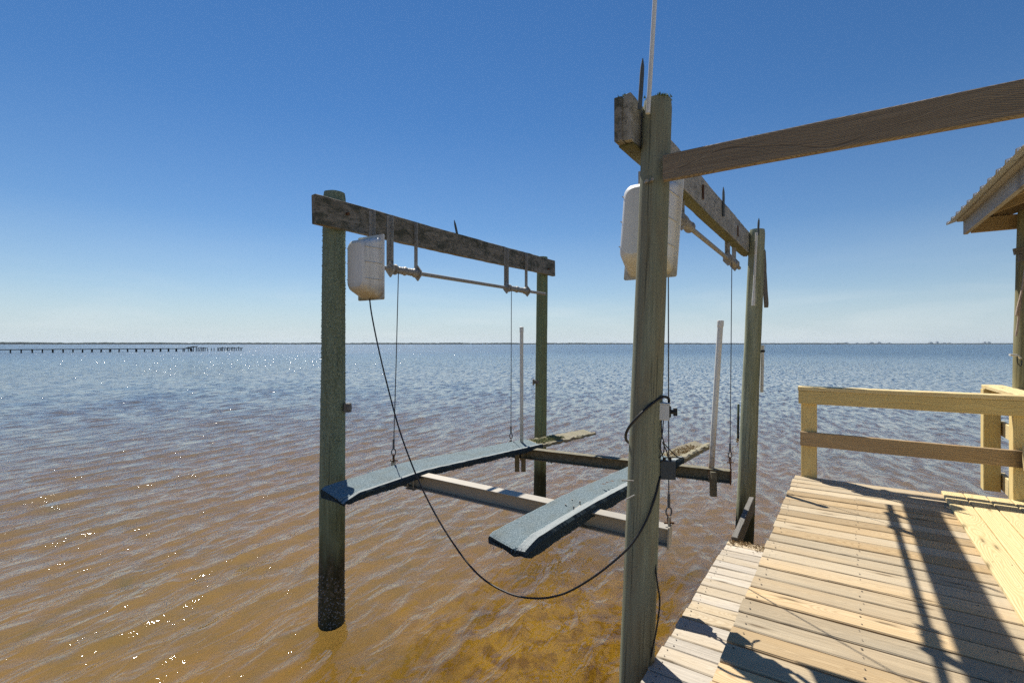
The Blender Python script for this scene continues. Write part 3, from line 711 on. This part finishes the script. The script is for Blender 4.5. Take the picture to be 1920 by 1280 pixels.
for bk, a_, dv, sv, zf_, ln_, sx_ in ((bk1, b1a, bd1, bs1, lin([(0, 1.168), (.85, 1.172), (2.75, 1.035), (4.0, .945)]), 3.0, .124), (bk2, b2a, bd2, bs2, lin([(0, 1.108), (.85, 1.106), (2.8, 1.032), (4.4, .965)]), 3.0, .141)):
    mb = MB()                                              # loose threads along the torn edge and the cut end
    for _ in range(420):
        u = random.uniform(.02, ln_); q = sx_ + random.uniform(-.002, .003); z = zf_(u) - .05 + random.uniform(0, .03)
        if _ < 70: u = random.uniform(-.01, .01); q = random.uniform(-.13, sx_); z = zf_(0) - random.uniform(.0, .04)
        p = a_ + dv * u + sv * q + V((0, 0, z)); l = random.uniform(.006, .022); w_ = dv * .0022 if _ >= 70 else sv * .0022
        e = p + sv * random.uniform(-.002, .007) + dv * random.uniform(-.008, .008) + V((0, 0, -l)); vs = [p - w_, p + w_, e]
        mb.add(vs, [(0, 1, 2)], [(u, q, z)] * 3, .5)
    mb.build('frayed_threads', M['carpetside'], bk, kind='stuff')

# ---------------------------------------------------------------- guide posts, aerial, stakes
def guide(label, top, foot, r, stubs):
    root = thing('guide_post', label, 'guide post', foot, 'white pipe guide posts of the boat lift')
    mb = MB(); n = 24; tube(mb, [top.lerp(foot, i / n) for i in range(n + 1)], r, 18); mb.build('pipe', M['guide'], root)
    mb = MB(); u = (top - foot).normalized()
    tube(mb, [top - u * .055, top - u * .053, top + u * .0, top + u * .006, top + u * .009], r, 18, rs=[r, r * 1.16, r * 1.16, r * 1.08, r * .8], smooth=False); mb.build('cap', M['white'], root)
    mb = MB()
    for dx in stubs: box(mb, foot + V((dx, -.07, .0)), V((1, 0, 0)), V((0, 1, 0)), V((0, 0, 1)), .055, .045, .24, ch=.004)
    mb.build('bracket', M['alumoss'], root)
guide('straight white guide post standing at the mossy end of the long bunk', at(978, 614, 5.93), at(978, 862, 5.93), .0215, (-.055, .02))
guide('leaning white guide post by the olive pile, rust stained at its foot', at(1351, 602, 4.92), at(1332, 903, 4.92), .0275, (.0,))
mb = MB(); pa = at(1215, 213, 2.53); pb = at(1228, 0, 2.53); dd = (pb - pa); tube(mb, [pa + dd * k for k in (0, .5, 1, 1.5, 2.2, 3.0)], .0115, 14)
tag(mb.build('pole', M['white']), 'slender white plastic pole rising above the thick near pile', 'pole')
def stake(label, p0, p1, w, h, mat, taper=True):
    mb = MB(); board(mb, p0, p1, w, h, up=V((0, 1, 0)), n=6, jit=.003, ch=.003)
    o = mb.build('stake', mat)
    me = o.data
    for v in me.vertices:        # pointed tip
        t = (v.co - p0).dot(p1 - p0) / (p1 - p0).length_squared
        if taper and t > .8:
            c = p0.lerp(p1, t); v.co = c + (v.co - c) * (1 - .75 * (t - .8) / .2)
    return tag(o, label, 'stake', 'upright wooden stakes on the lift beams')
stake('blue grey stake nailed to the near end of the double beam', at(1199.5, 206, 2.50), at(1205, 110, 2.50), .02, .016, M['tealwood'])
stake('thin stake sticking up midway along the double grey beam', RR_(2.03, -.07, 3.36), RR_(2.03, -.07, 3.36) + V((.0, 0, .26)), .02, .014, M['tealwood'])
stake('little stake poking up behind the dark beam', LL_(1.55, .075, 3.3), LL_(1.52, .075, 3.3) + V((-.035, 0, .255)), .024, .016, M['tealwood'])
stake('short dark stake beside the top of the olive pile', at(1421.5, 440, 5.40), at(1423, 409, 5.40), .02, .016, M['tealwood'])
mb = MB(); q0, q1 = at(1418.5, 436, 5.36), at(1412.5, 573, 5.36); tube(mb, [q0.lerp(q1, i / 10) for i in range(11)], .0125, 12, rs=[.0125] * 9 + [.017, .017]); tag(mb.build('pipe', M['white']), 'white plastic pipe running down the front of the olive pile', 'pipe')
mb = MB(); board(mb, at(1431, 470, 5.47), at(1436.5, 574, 5.5), .05, .018, up=V((0, 1, 0)), n=8, jit=.008, endj=.03); tag(mb.build('splintered_board', M['greywood']), 'splintered grey board hanging off the side of the olive pile', 'board')
mb = MB(); tube(mb, [at(1430, 647, 5.55), at(1428, 735, 5.55)], .019, 14)
hp = thing('rod_holder', 'short white tube strapped to the far side of the olive pile', 'tube', at(1428, 735, 5.55)); mb.build('tube', M['white'], hp)
mb = MB(); tube(mb, [at(1430, 658, 5.55) + V((0, 0, -.012)), at(1430, 658, 5.55) + V((0, 0, .012))], .024, 14); mb.build('strap', M['black'], hp)
# cleat blocks
mb = MB(); box(mb, at(652, 764, 3.95), V((1, 0, 0)), V((0, 1, 0)), V((0, 0, 1)), .045, .05, .07); box(mb, at(655, 764, 3.95), V((1, 0, 0)), V((0, 1, 0)), V((0, 0, 1)), .02, .06, .035); tag(mb.build('wood_block', M['greywood']), 'small grey wood block on the lichen covered pile', 'block')
mb = MB(); box(mb, at(1006, 716, 7.0), V((1, 0, 0)), V((0, 1, 0)), V((0, 0, 1)), .09, .06, .05); box(mb, at(1000, 716, 7.0), V((1, 0, 0)), V((0, 1, 0)), V((0, 0, 1)), .02, .08, .085); tag(mb.build('wood_cleat', M['greywood']), 'notched wooden cleat on the slim mossy green pile', 'cleat')
mb = MB(); board(mb, at(1240.5, 632, 2.68), at(1240.5, 695, 2.68), .02, .02, up=V((0, 1, 0)), n=4, jit=.004); tag(mb.build('wood_strip', M['tealwood']), 'narrow dark strip on the back of the thick near pile', 'strip')
# lone stake out in the water
mb = MB(); tube(mb, [V((5.43, 11.85, -.8)), V((5.43, 11.85, .2)), V((5.44, 11.85, .80))], .026, 10, rough=.05); tag(mb.build('mooring_stake', M['pile_far']), 'thin dark stake standing in the water beyond the olive pile', 'stake')

# ---------------------------------------------------------------- electrics
sb = thing('switch_box', 'pale grey switch box with a black knob on the thick near pile', 'switch box', at(1243, 771, 2.6))
f = V((.93, -.36, 0)).normalized(); g_ = V((-.36, -.93, 0)).normalized(); cz = at(1243, 771, 2.585)
mb = MB(); box(mb, cz, f, g_, V((0, 0, 1)), .066, .072, .084, ch=.004); mb.build('case', M['boxlight'], sb)
mb = MB(); box(mb, cz + V((0, 0, .0445)), f, g_, V((0, 0, 1)), .076, .080, .006, ch=.002); mb.build('lid', M['boxlight'], sb)
mb = MB(); c = cz + f * .036; box(mb, c, f, g_, V((0, 0, 1)), .008, .05, .055); tube(mb, [c, c + f * .03], .012, 12); box(mb, c + f * .026, f, g_, V((0, 0, 1)), .02, .016, .04); mb.build('knob', M['black'], sb)
jb = thing('junction_box', 'flat dark grey junction box below the pale switch box', 'junction box', at(1252, 880, 2.6))
mb = MB(); cj = at(1252, 880, 2.58); box(mb, cj, V((.98, -.2, 0)), V((.2, .98, 0)), V((.03, 0, 1)), .076, .035, .098, ch=.003); mb.build('case', M['boxdark'], jb)
for dx in (-.018, .012):
    mb = MB(); tube(mb, [cj + V((dx, 0, .047)), cj + V((dx, 0, .062))], .008, 10); mb.build('cable_gland', M['black'], jb)
def cord(name, label, pts, r, cat='cord', group=None, n=8):
    mb = MB(); tube(mb, smooth_path(pts, n), r, 10); return tag(mb.build(name, M['black']), label, cat, group)
W = lambda L_: [at(*p) for p in L_]
cord('power_cord', 'long black cord drooping over the water from the dirty white cover', W([(693, 560, 3.93), (697, 590, 3.92), (709, 650, 3.88), (727, 725, 3.82), (752, 815, 3.70), (790, 912, 3.52), (838, 1000, 3.32), (893, 1073, 3.10), (950, 1110, 2.92), (1003, 1121, 2.78), (1055, 1113, 2.68), (1110, 1083, 2.59), (1160, 1044, 2.535), (1188, 1015, 2.515), (1212, 975, 2.518), (1229, 930, 2.54), (1236, 900, 2.56), (1238, 892, 2.575)]), .0058, n=10)
cord('power_cord', 'black cord looping round the thick near pile into the switch box', W([(1254, 757, 2.58), (1254, 748, 2.57), (1249, 744, 2.56), (1240, 745, 2.55), (1222, 757, 2.535), (1200, 777, 2.52), (1182, 797, 2.535), (1174, 812, 2.57), (1174, 824, 2.64), (1180, 830, 2.70)]), .0072)
cord('power_cord', 'thin black cord hanging down beside the thick near pile to the step', W([(1230, 1000, 2.62), (1229, 1060, 2.56), (1233, 1095, 2.54), (1237, 1125, 2.53), (1234, 1160, 2.53), (1227, 1200, 2.54), (1220, 1232, 2.55), (1217, 1250, 2.56)]), .0045)
for i, pts in enumerate(([(1234, 786, 2.59), (1236, 810, 2.59), (1237, 840, 2.58), (1235, 860, 2.59), (1238, 866, 2.57), (1244, 862, 2.56)],
                         [(1240, 786, 2.56), (1241, 815, 2.55), (1245, 830, 2.55), (1244, 848, 2.55), (1236, 858, 2.56)],
                         [(1244, 786, 2.56), (1242, 812, 2.55), (1238, 835, 2.55), (1241, 850, 2.56), (1246, 862, 2.57)],
                         [(1242, 828, 2.55), (1250, 846, 2.55), (1254, 862, 2.57)],
                         [(1246, 832, 2.56), (1258, 845, 2.58), (1270, 856, 2.6), (1280, 858, 2.6), (1260, 857, 2.58), (1244, 858, 2.57)])):
    cord('loose_wire', 'loose black wire tangled between the switch box and the junction box', W(pts), .0030, 'wire', 'loose wires on the near pile')

# ---------------------------------------------------------------- overhead timber
mb = MB(); board(mb, at(1256, 314, 2.50) + DBx * -.03, at(1256, 314, 2.50) + DBx * 3.4 + V((0, 0, -.02)), .038, .13, n=24, jit=.003, rnd=.61)
tag(mb.build('overhead_timber', M['over']), 'long brown overhead timber running out from the thick near pile', 'timber')

# ---------------------------------------------------------------- docks
ZD, ZS = CAMZ - 1.28, CAMZ - 1.66
def decking(mb, a_hi, a_lo, pitch, b0, b1, z, th, nails, wv=.006, yellow=(), gap=(.011, .019)):
    a = a_hi; i = 0
    while a > a_lo:
        wd = pitch - random.uniform(*gap); c = a - wd / 2
        r = random.random() * .82 + .18
        if i in yellow: r = random.random() * .15
        tw = random.uniform(-wv, wv); dz = random.uniform(-.004, .002)
        e0, e1 = b0 + random.uniform(-.007, .007), b1 + random.uniform(-.004, .004)
        board(mb, D(c + tw, e0, z - th / 2 + dz), D(c - tw, e1, z - th / 2 - dz * .3), wd, th, ch=.005, n=8, jit=.002, rnd=r)
        for nb in nails:
            for k in (-.036, .036):
                if random.random() < .12: continue
                q = D(c + k * wd / .14 + random.uniform(-.006, .006), nb + random.uniform(-.012, .012), z + dz + .0035); rr = random.uniform(.003, .0052)
                vs = [q + V((math.cos(x) * rr, math.sin(x) * rr, 0)) for x in np.linspace(0, 6.28, 7)[:-1]]
                mb.add(vs, [tuple(range(6))], vs, .5, 1)
        a -= pitch; i += 1
dk = thing('dock', 'wide weathered plank dock the camera stands on, ending at the pale railing', 'dock', D(5.5, .1, 0))
mb = MB(); decking(mb, 5.55, -2.2, .149, -.435, 2.6, ZD, .036, (-.39, .05, .52), yellow=(4, 8, 9, 18, 21, 23)); mb.build('decking', [M['deck'], M['nail']], dk)
for b in (-.40, .05, .52, 1.2, 1.9, 2.5):
    mb = MB(); board(mb, D(-2.2, b, ZD - .038 - .092), D(5.53, b, ZD - .038 - .092), .04, .18); mb.build('joist', M['joist'], dk)
for a, b in ((5.2, -.2), (5.2, 2.3), (2.4, -.2), (2.4, 2.3), (-.6, -.2), (-.6, 2.3)):
    mb = MB(); tube(mb, [D(a, b, z) for z in np.linspace(ZD - .2, -1.2, 20)], .1, 20, rough=.04); mb.build('support_pile', M['pile_back'], dk)
st = thing('side_step', 'bleached low side step with narrow planks along the dock edge', 'step', D(4.4, -.65, 0))
mb = MB(); decking(mb, 4.508, .2, .1195, -.844, -.36, ZS, .03, (-.80, ), wv=.003, gap=(.005, .008)); mb.build('decking', [M['step'], M['nail']], st)
mb = MB(); board(mb, D(.2, -.79, ZS - .1), D(4.46, -.79, ZS - .1), .04, .13); mb.build('joist', M['joist'], st)
mb = MB(); board(mb, D(.2, -.42, ZS - .1), D(4.46, -.42, ZS - .1), .04, .13); mb.build('joist', M['joist'], st)
mb = MB(); board(mb, D(4.50, -.795, ZS - .04), D(5.52, -.815, ZS + .03), .045, .15, n=14, jit=.006, endj=.008); mb.build('stringer', M['greywood'], st)
mb = MB()
for _ in range(230):
    a = 4.5 - abs(random.gauss(0, .06)); b = random.uniform(-.82, -.45)
    q = D(a, b, ZS + .004); x = random.uniform(0, 6.28); l = random.uniform(.01, .045)
    e = q + V((math.cos(x) * l, math.sin(x) * l, random.uniform(.002, .012))); s = V((-math.sin(x), math.cos(x), 0)) * .0025
    vs = [q - s, q + s, e, (q + e) / 2 + V((0, 0, .006))]; mb.add(vs, [(0, 1, 3), (1, 2, 3), (2, 0, 3)], vs, .5)
o = mb.build('dry_weed', M['debris']); o['kind'] = 'stuff'; o['label'] = 'dry weed scraps on the end of the low side step'; o['category'] = 'debris'
pf = thing('new_platform', 'fresh yellow plank platform laid lengthways over the dock', 'platform', D(5.4, 1.0, ZD))
mb = MB(); b = .655; k = 0
while b < 2.5:
    board(mb, D(5.56 + random.uniform(-.01, .01), b + .069, ZD + .0155), D(-2, b + .069, ZD + .0155), .137, .027, ch=.005, n=10, jit=.0015, rnd=random.random()); b += .143
    for a in (5.44, 3.9, 2.4):
        for q in (.03, .11):
            c = D(a + random.uniform(-.01, .01), b - .143 + q, ZD + .0305); vs = [c + V((math.cos(x) * .0035, math.sin(x) * .0035, 0)) for x in np.linspace(0, 6.28, 7)[:-1]]; mb.add(vs, [tuple(range(6))], vs, .5, 1)
mb.build('decking', [M['newpine'], M['nail']], pf)

# ---------------------------------------------------------------- railings
rl = thing('railing', 'pale yellow timber railing across the end of the dock', 'railing', D(5.6, -.3, ZD))
mb = MB(); board(mb, D(5.565, -.405, 1.811), D(5.565, 2.6, 1.811), .15, .038, n=12, jit=.002, rnd=.5); mb.build('cap', M['newpine'], rl)
mb = MB(); board(mb, D(5.515, -.40, 1.7295), D(5.515, 2.6, 1.7295), .038, .122, n=12, jit=.002, rnd=.44); mb.build('top_rail', M['rail'], rl)
mb = MB(); board(mb, D(5.515, -.385, 1.332), D(5.515, 1.36, 1.326), .036, .134, n=12, jit=.002, rnd=.9); mb.build('mid_rail', M['railgrey'], rl)
for b in (-.318, 1.155):
    mb = MB(); board(mb, D(5.602, b, .55), D(5.602, b, 1.79), .128, .128, up=DAx, rnd=random.random(), ch=.005); mb.build('post', M['rail'], rl)
s2r = thing('side_railing', 'yellow side railing with a flat cap reaching out over the water', 'railing', D(6.78, 1.2, .8))
mb = MB(); board(mb, D(5.65, 1.22, 1.812), D(6.86, 1.20, 1.812), .16, .036); mb.build('cap', M['newpine'], s2r)
mb = MB(); board(mb, D(6.78, 1.175, .785), D(6.78, 1.175, 1.79), .128, .128, up=DAx, ch=.005); mb.build('post', M['rail'], s2r)
mb = MB(); board(mb, D(5.68, 1.27, 1.40), D(6.84, 1.27, 1.40), .036, .14); mb.build('mid_rail', M['newpine'], s2r)
mb = MB(); board(mb, D(5.57, 1.27, .875), D(6.84, 1.27, .875), .04, .16); mb.build('rim_joist', M['newpine'], s2r)
mb = MB(); board(mb, D(5.47, 1.15, 1.345), D(2.6, 1.15, 1.335), .038, .19); mb.build('lower_rail', M['newpine'], s2r)
mb = MB(); board(mb, D(2.7, 1.2, ZD + .04), D(2.7, 1.2, 1.45), .09, .09, up=DAx); mb.build('post', M['newpine'], s2r)

# ---------------------------------------------------------------- pavilion
pv = thing('pavilion', 'open timber pavilion with a ribbed metal roof by the dock', 'pavilion', D(6.5, 1.395, 0))
EB, EA0, EA1, EZ = .985, 6.72, 1.6, 3.348
sl_ = .36; RB = EB + 2.3
mb = MB(); board(mb, D(EA0, EB, EZ + .07), D(EA1, EB, EZ + .07), .038, .14, n=10, jit=.002, rnd=.7); mb.build('fascia', M['roofwood'], pv)
mb = MB(); board(mb, D(EA0 + .02, EB - .03, EZ + .155), D(EA1, EB - .03, EZ + .155), .07, .036, n=10, jit=.002, rnd=.8); mb.build('trim', M['roofwood'], pv)
mb = MB(); board(mb, D(EA0 - .06, EB + .03, EZ + .07), D(EA0 - .06, RB * 2 - EB, EZ + .07), .038, .14, rnd=.25); mb.build('tie_beam', M['soffit'], pv)
for i in range(8):
    a = EA0 - .02 - i * .62
    for sgn in (1, -1):
        p0 = D(a, EB + .02, EZ + .10) if sgn > 0 else D(a, 2 * RB - EB, EZ + .10); p1 = D(a, RB - sgn * .02, EZ + .10 + (RB - EB) * sl_)
        mb = MB(); board(mb, p0, p1, .038, .12); mb.build('rafter', M['soffit'], pv)
for q in (.35, .9, 1.5, 2.1):
    mb = MB(); z = EZ + .165 + q * sl_; board(mb, D(EA0, EB + q, z), D(EA1, EB + q, z), .09, .022); mb.build('purlin', M['soffit'], pv)
def sheet(sgn):
    mb = MB(); prof = []; a = EA0 + .10
    while a > EA1 - .1:
        prof += [(a, 0), (a - .012, .027), (a - .034, .027), (a - .046, 0), (a - .092, 0), (a - .100, .005), (a - .108, .0), (a - .15, 0), (a - .158, .005), (a - .166, 0)]; a -= .229
    r = []
    for bb in (EB - .135, RB):
        zz = EZ + .182 + (bb - EB) * sl_
        ring = [D(x, bb if sgn > 0 else 2 * RB - bb, zz + y) for x, y in prof] + [D(x, bb if sgn > 0 else 2 * RB - bb, zz + y - .004) for x, y in prof[::-1]]
        r.append(ring)
    loft(mb, r, smooth=False, cap0=False, cap1=False); mb.build('roof_sheet', M['roof'], pv)
sheet(1); sheet(-1)
for a, b in ((6.5, 1.395), (6.5, 4.6), (2.2, 1.395), (2.2, 4.6)):
    mb = MB(); top = D(a, b, EZ + .13); ft = D(a, b, 0) + V((-.10, 0, 0)); tube(mb, [top.lerp(ft, i / 60 * 1.25) for i in range(61)], .09, 32, rough=.05, rs=[.082 + .018 * i / 60 for i in range(61)]); mb.build('post', M['pile_post'], pv)
mb = MB(); pp = at(1909, 468, 4.52); box(mb, pp + V((.06, -.02, 0)), V((.97, -.1, .2)).normalized(), V((.1, .99, 0)), V((-.2, 0, .97)), .22, .02, .06); box(mb, pp + V((.07, -.02, -.08)), V((1, 0, 0)), V((0, 1, 0)), V((0, 0, 1)), .17, .02, .07); tag(mb.build('nailed_boards', M['greywood']), 'two short grey boards nailed across the pavilion post', 'boards')
mb = MB(); tube(mb, smooth_path(W([(1922, 505, 4.48), (1917, 540, 4.48), (1911, 565, 4.48), (1907, 580, 4.49), (1906, 592, 4.49), (1909, 575, 4.48), (1913, 560, 4.48), (1909, 605, 4.49), (1905, 630, 4.5)]), 6), .008, 8); tag(mb.build('rope', M['rope']), 'pale rope dangling on the pavilion post', 'rope')
hk = thing('hook', 'short white peg with a dark loop on the pavilion post', 'hook', at(1905, 666, 4.5))
mb = MB(); tube(mb, [at(1893, 665, 4.46), at(1907, 666, 4.46), at(1913, 671, 4.47)], .010, 10); mb.build('peg', M['white'], hk)
mb = MB(); tube(mb, smooth_path(W([(1907, 668, 4.45), (1908, 680, 4.45), (1914, 686, 4.45), (1916, 676, 4.45)]), 6), .004, 6); mb.build('loop', M['black'], hk)

pv.rotation_euler = (0, 0, math.radians(1.4))
# ---------------------------------------------------------------- far pier
darkwood = plain('far_pier_wood', (.07, .065, .06), .9)
fp = thing('far_pier', 'long low dark pier on the water far off', 'pier', (-112, 140, 0))
g0, g1 = V((-145, 104, 0)), V((-99.5, 153, 0)); gd = (g1 - g0).normalized(); gs = V((gd.y, -gd.x, 0))
mb = MB(); board(mb, g0 + V((0, 0, .80)), g1 + V((0, 0, .88)), 1.5, .2, n=20, jit=.04); mb.build('walkway', darkwood, fp)
Lp = (g1 - g0).length; n = int(Lp / 1.93)
for i in range(n + 1):
    for q in (-.55, .55):
        p = g0 + gd * (Lp * i / n) + gs * q + V((random.uniform(-.1, .1), 0, 0)); mb = MB(); tube(mb, [p + V((0, 0, .78)), p + V((0, 0, -.8))], .13, 8); mb.build('piling', darkwood, fp)
hut = MB(); hp_ = g1 + gd * .3
for x, y in ((-.8, -.7), (.8, -.7), (-.8, .7), (.8, .7)): board(hut, hp_ + V((x, y, -.8)), hp_ + V((x, y, 1.45)), .16, .16)
o = hut.build('hut_frame', darkwood, fp)
hut = MB(); board(hut, hp_ + V((-1.5, 0, 1.05)), hp_ + V((1.2, 0, 1.55)), 2.0, .12); hut.build('hut_roof', plain('hut_roof', (.16, .13, .1), .9), fp)
xs_ = [371.5, 374, 377, 379, 382, 384.5, 389, 396, 401.5, 408.5, 410, 413, 415.5, 417.5, 421, 424, 426.5, 428, 431, 434, 437, 440, 443, 447, 450, 453]
for i, x in enumerate(xs_):
    d = 156 + (x - 371) * .13 + random.uniform(-.8, .8); p = V(((x - 960) / FP * d, d, 0)); mb = MB()
    tube(mb, [p + V((random.uniform(-.1, .1), 0, random.uniform(.7, 1.4))), p + V((0, 0, -.8))], .11, 8)
    tag(mb.build('old_post', darkwood), 'bare dark post of the broken pier end', 'post', 'bare posts beyond the far pier')
for (x0, x1, z) in ((371, 386, 1.0), (409, 428, 1.05), (426, 454, .95)):
    d0, d1_ = 156 + (x0 - 371) * .13, 156 + (x1 - 371) * .13; mb = MB()
    board(mb, V(((x0 - 960) / FP * d0, d0 + .4, z)), V(((x1 - 960) / FP * d1_, d1_ + .4, z)), .25, .2); tag(mb.build('old_girder', darkwood), 'broken dark girder lying across the bare posts', 'girder', 'girders left on the broken pier')

# ---------------------------------------------------------------- far shore
leafm = plain('far_wood', (.045, .07, .045), 1, 0, .4, .02, spec=0)
def shore(name, ang0, ang1, dist, h0, var, seed, n=700):
    """a low wooded bank with real depth, crowns as an uneven top"""
    mb = MB(); vs, fs = [], []
    for i in range(n + 1):
        a = math.radians(ang0 + (ang1 - ang0) * i / n); dirv = V((math.sin(a), math.cos(a), 0))
        R = (dist(math.degrees(a)) if callable(dist) else dist)
        h = h0 * (1 + var * mn.noise(V((i * .045, seed, 0))) + var * .7 * mn.noise(V((i * .31, seed, 3))) + var * .35 * mn.noise(V((i * 1.3, seed, 7))))
        vs += [dirv * R + V((0, 0, -1)), dirv * (R + 6) + V((0, 0, h * .75)), dirv * (R + 30) + V((0, 0, h)), dirv * (R + 400) + V((0, 0, h * .9)), dirv * (R + 420) + V((0, 0, -1))]
    for i in range(n):
        for k in range(4): fs.append((i * 5 + k, (i + 1) * 5 + k, (i + 1) * 5 + k + 1, i * 5 + k + 1))
    mb.add(vs, fs, vs, .5); o = mb.build(name, leafm); o['kind'] = 'stuff'; o['label'] = 'low wooded far shore along the horizon'; o['category'] = 'shore'
shore('far_treeline', -58, 34, lambda a: 5200 + max(0, a) * 60, 15.5, .35, 2)
shore('distant_treeline', 20, 60, 9500, 15, .3, 9, 300)
bm = plain('far_tower_wall', (.55, .56, .58), .8)
for i, (px, wpx, hpx) in enumerate(((1586, 8, 2.2), (1607, 3, 2), (1634, 7, 2.6), (1648.5, 6, 2.8), (1667, 3, 2.0), (1745, 7, 3.0), (1757, 4, 4.2), (1770, 7, 1.8), (1780, 5, 2.0), (1846, 4, 3.6), (1854, 6, 3.4))):
    d = 9300; x = (px - 960) / FP * d; wd = wpx / FP * d; hh = hpx / FP * d + 14; mb = MB()
    board(mb, V((x, d, -1)), V((x, d, hh * .8)), wd, 30, up=V((0, 1, 0)), ch=.5); board(mb, V((x, d, hh * .8)), V((x, d, hh)), wd * .6, 20, up=V((0, 1, 0)), ch=.5)
    tag(mb.build('tower_block', bm), 'hazy pale tower block on the horizon by the pavilion side of the bay', 'tower', 'tower blocks on the far shore')
wm = plain('far_house_wall', (.8, .79, .76), .8)
for px in (109, 286, 372, 395, 412, 436, 588, 671, 722, 781, 872, 883, 905, 913, 1041, 1057, 1100):
    d = 5150; x = (px - 960) / FP * d; mb = MB(); wd = random.uniform(9, 16); hh = random.uniform(6, 9)
    board(mb, V((x, d, -.5)), V((x, d, hh)), wd, 10, up=V((0, 1, 0)), ch=.1); board(mb, V((x - wd * .55, d, hh + .6)), V((x + wd * .55, d, hh + .6)), 9, 1.6, ch=.7)
    tag(mb.build('shore_house', wm), 'tiny white house on the wooded far shore', 'house', 'white houses on the far shore')

# ---------------------------------------------------------------- the air over the bay
def haze(density):
    m = bpy.data.materials.new('thin_air'); m.use_nodes = True; nt = m.node_tree; nt.nodes.remove(nt.nodes['Principled BSDF'])
    v = nd(nt, 'ShaderNodeVolumePrincipled'); v.inputs['Color'].default_value = (.80, .90, 1, 1); v.inputs['Density'].default_value = density; v.inputs['Anisotropy'].default_value = .25
    L(nt, v.outputs[0], nt.nodes['Material Output'].inputs['Volume'])
    mb = MB(); x0, x1, y0, y1, z0, z1 = -40500, 40500, -400, 42500, -4, 75
    vs = [(x, y, z) for z in (z0, z1) for x, y in ((x0, y0), (x1, y0), (x1, y1), (x0, y1))]
    mb.add(vs, [(3, 2, 1, 0), (4, 5, 6, 7), (0, 1, 5, 4), (1, 2, 6, 5), (2, 3, 7, 6), (3, 0, 4, 7)], vs, .5)
    o = mb.build('haze', m); o['kind'] = 'stuff'; o['label'] = 'thin blue haze over the bay'; o['category'] = 'haze'
haze(3.0e-5)
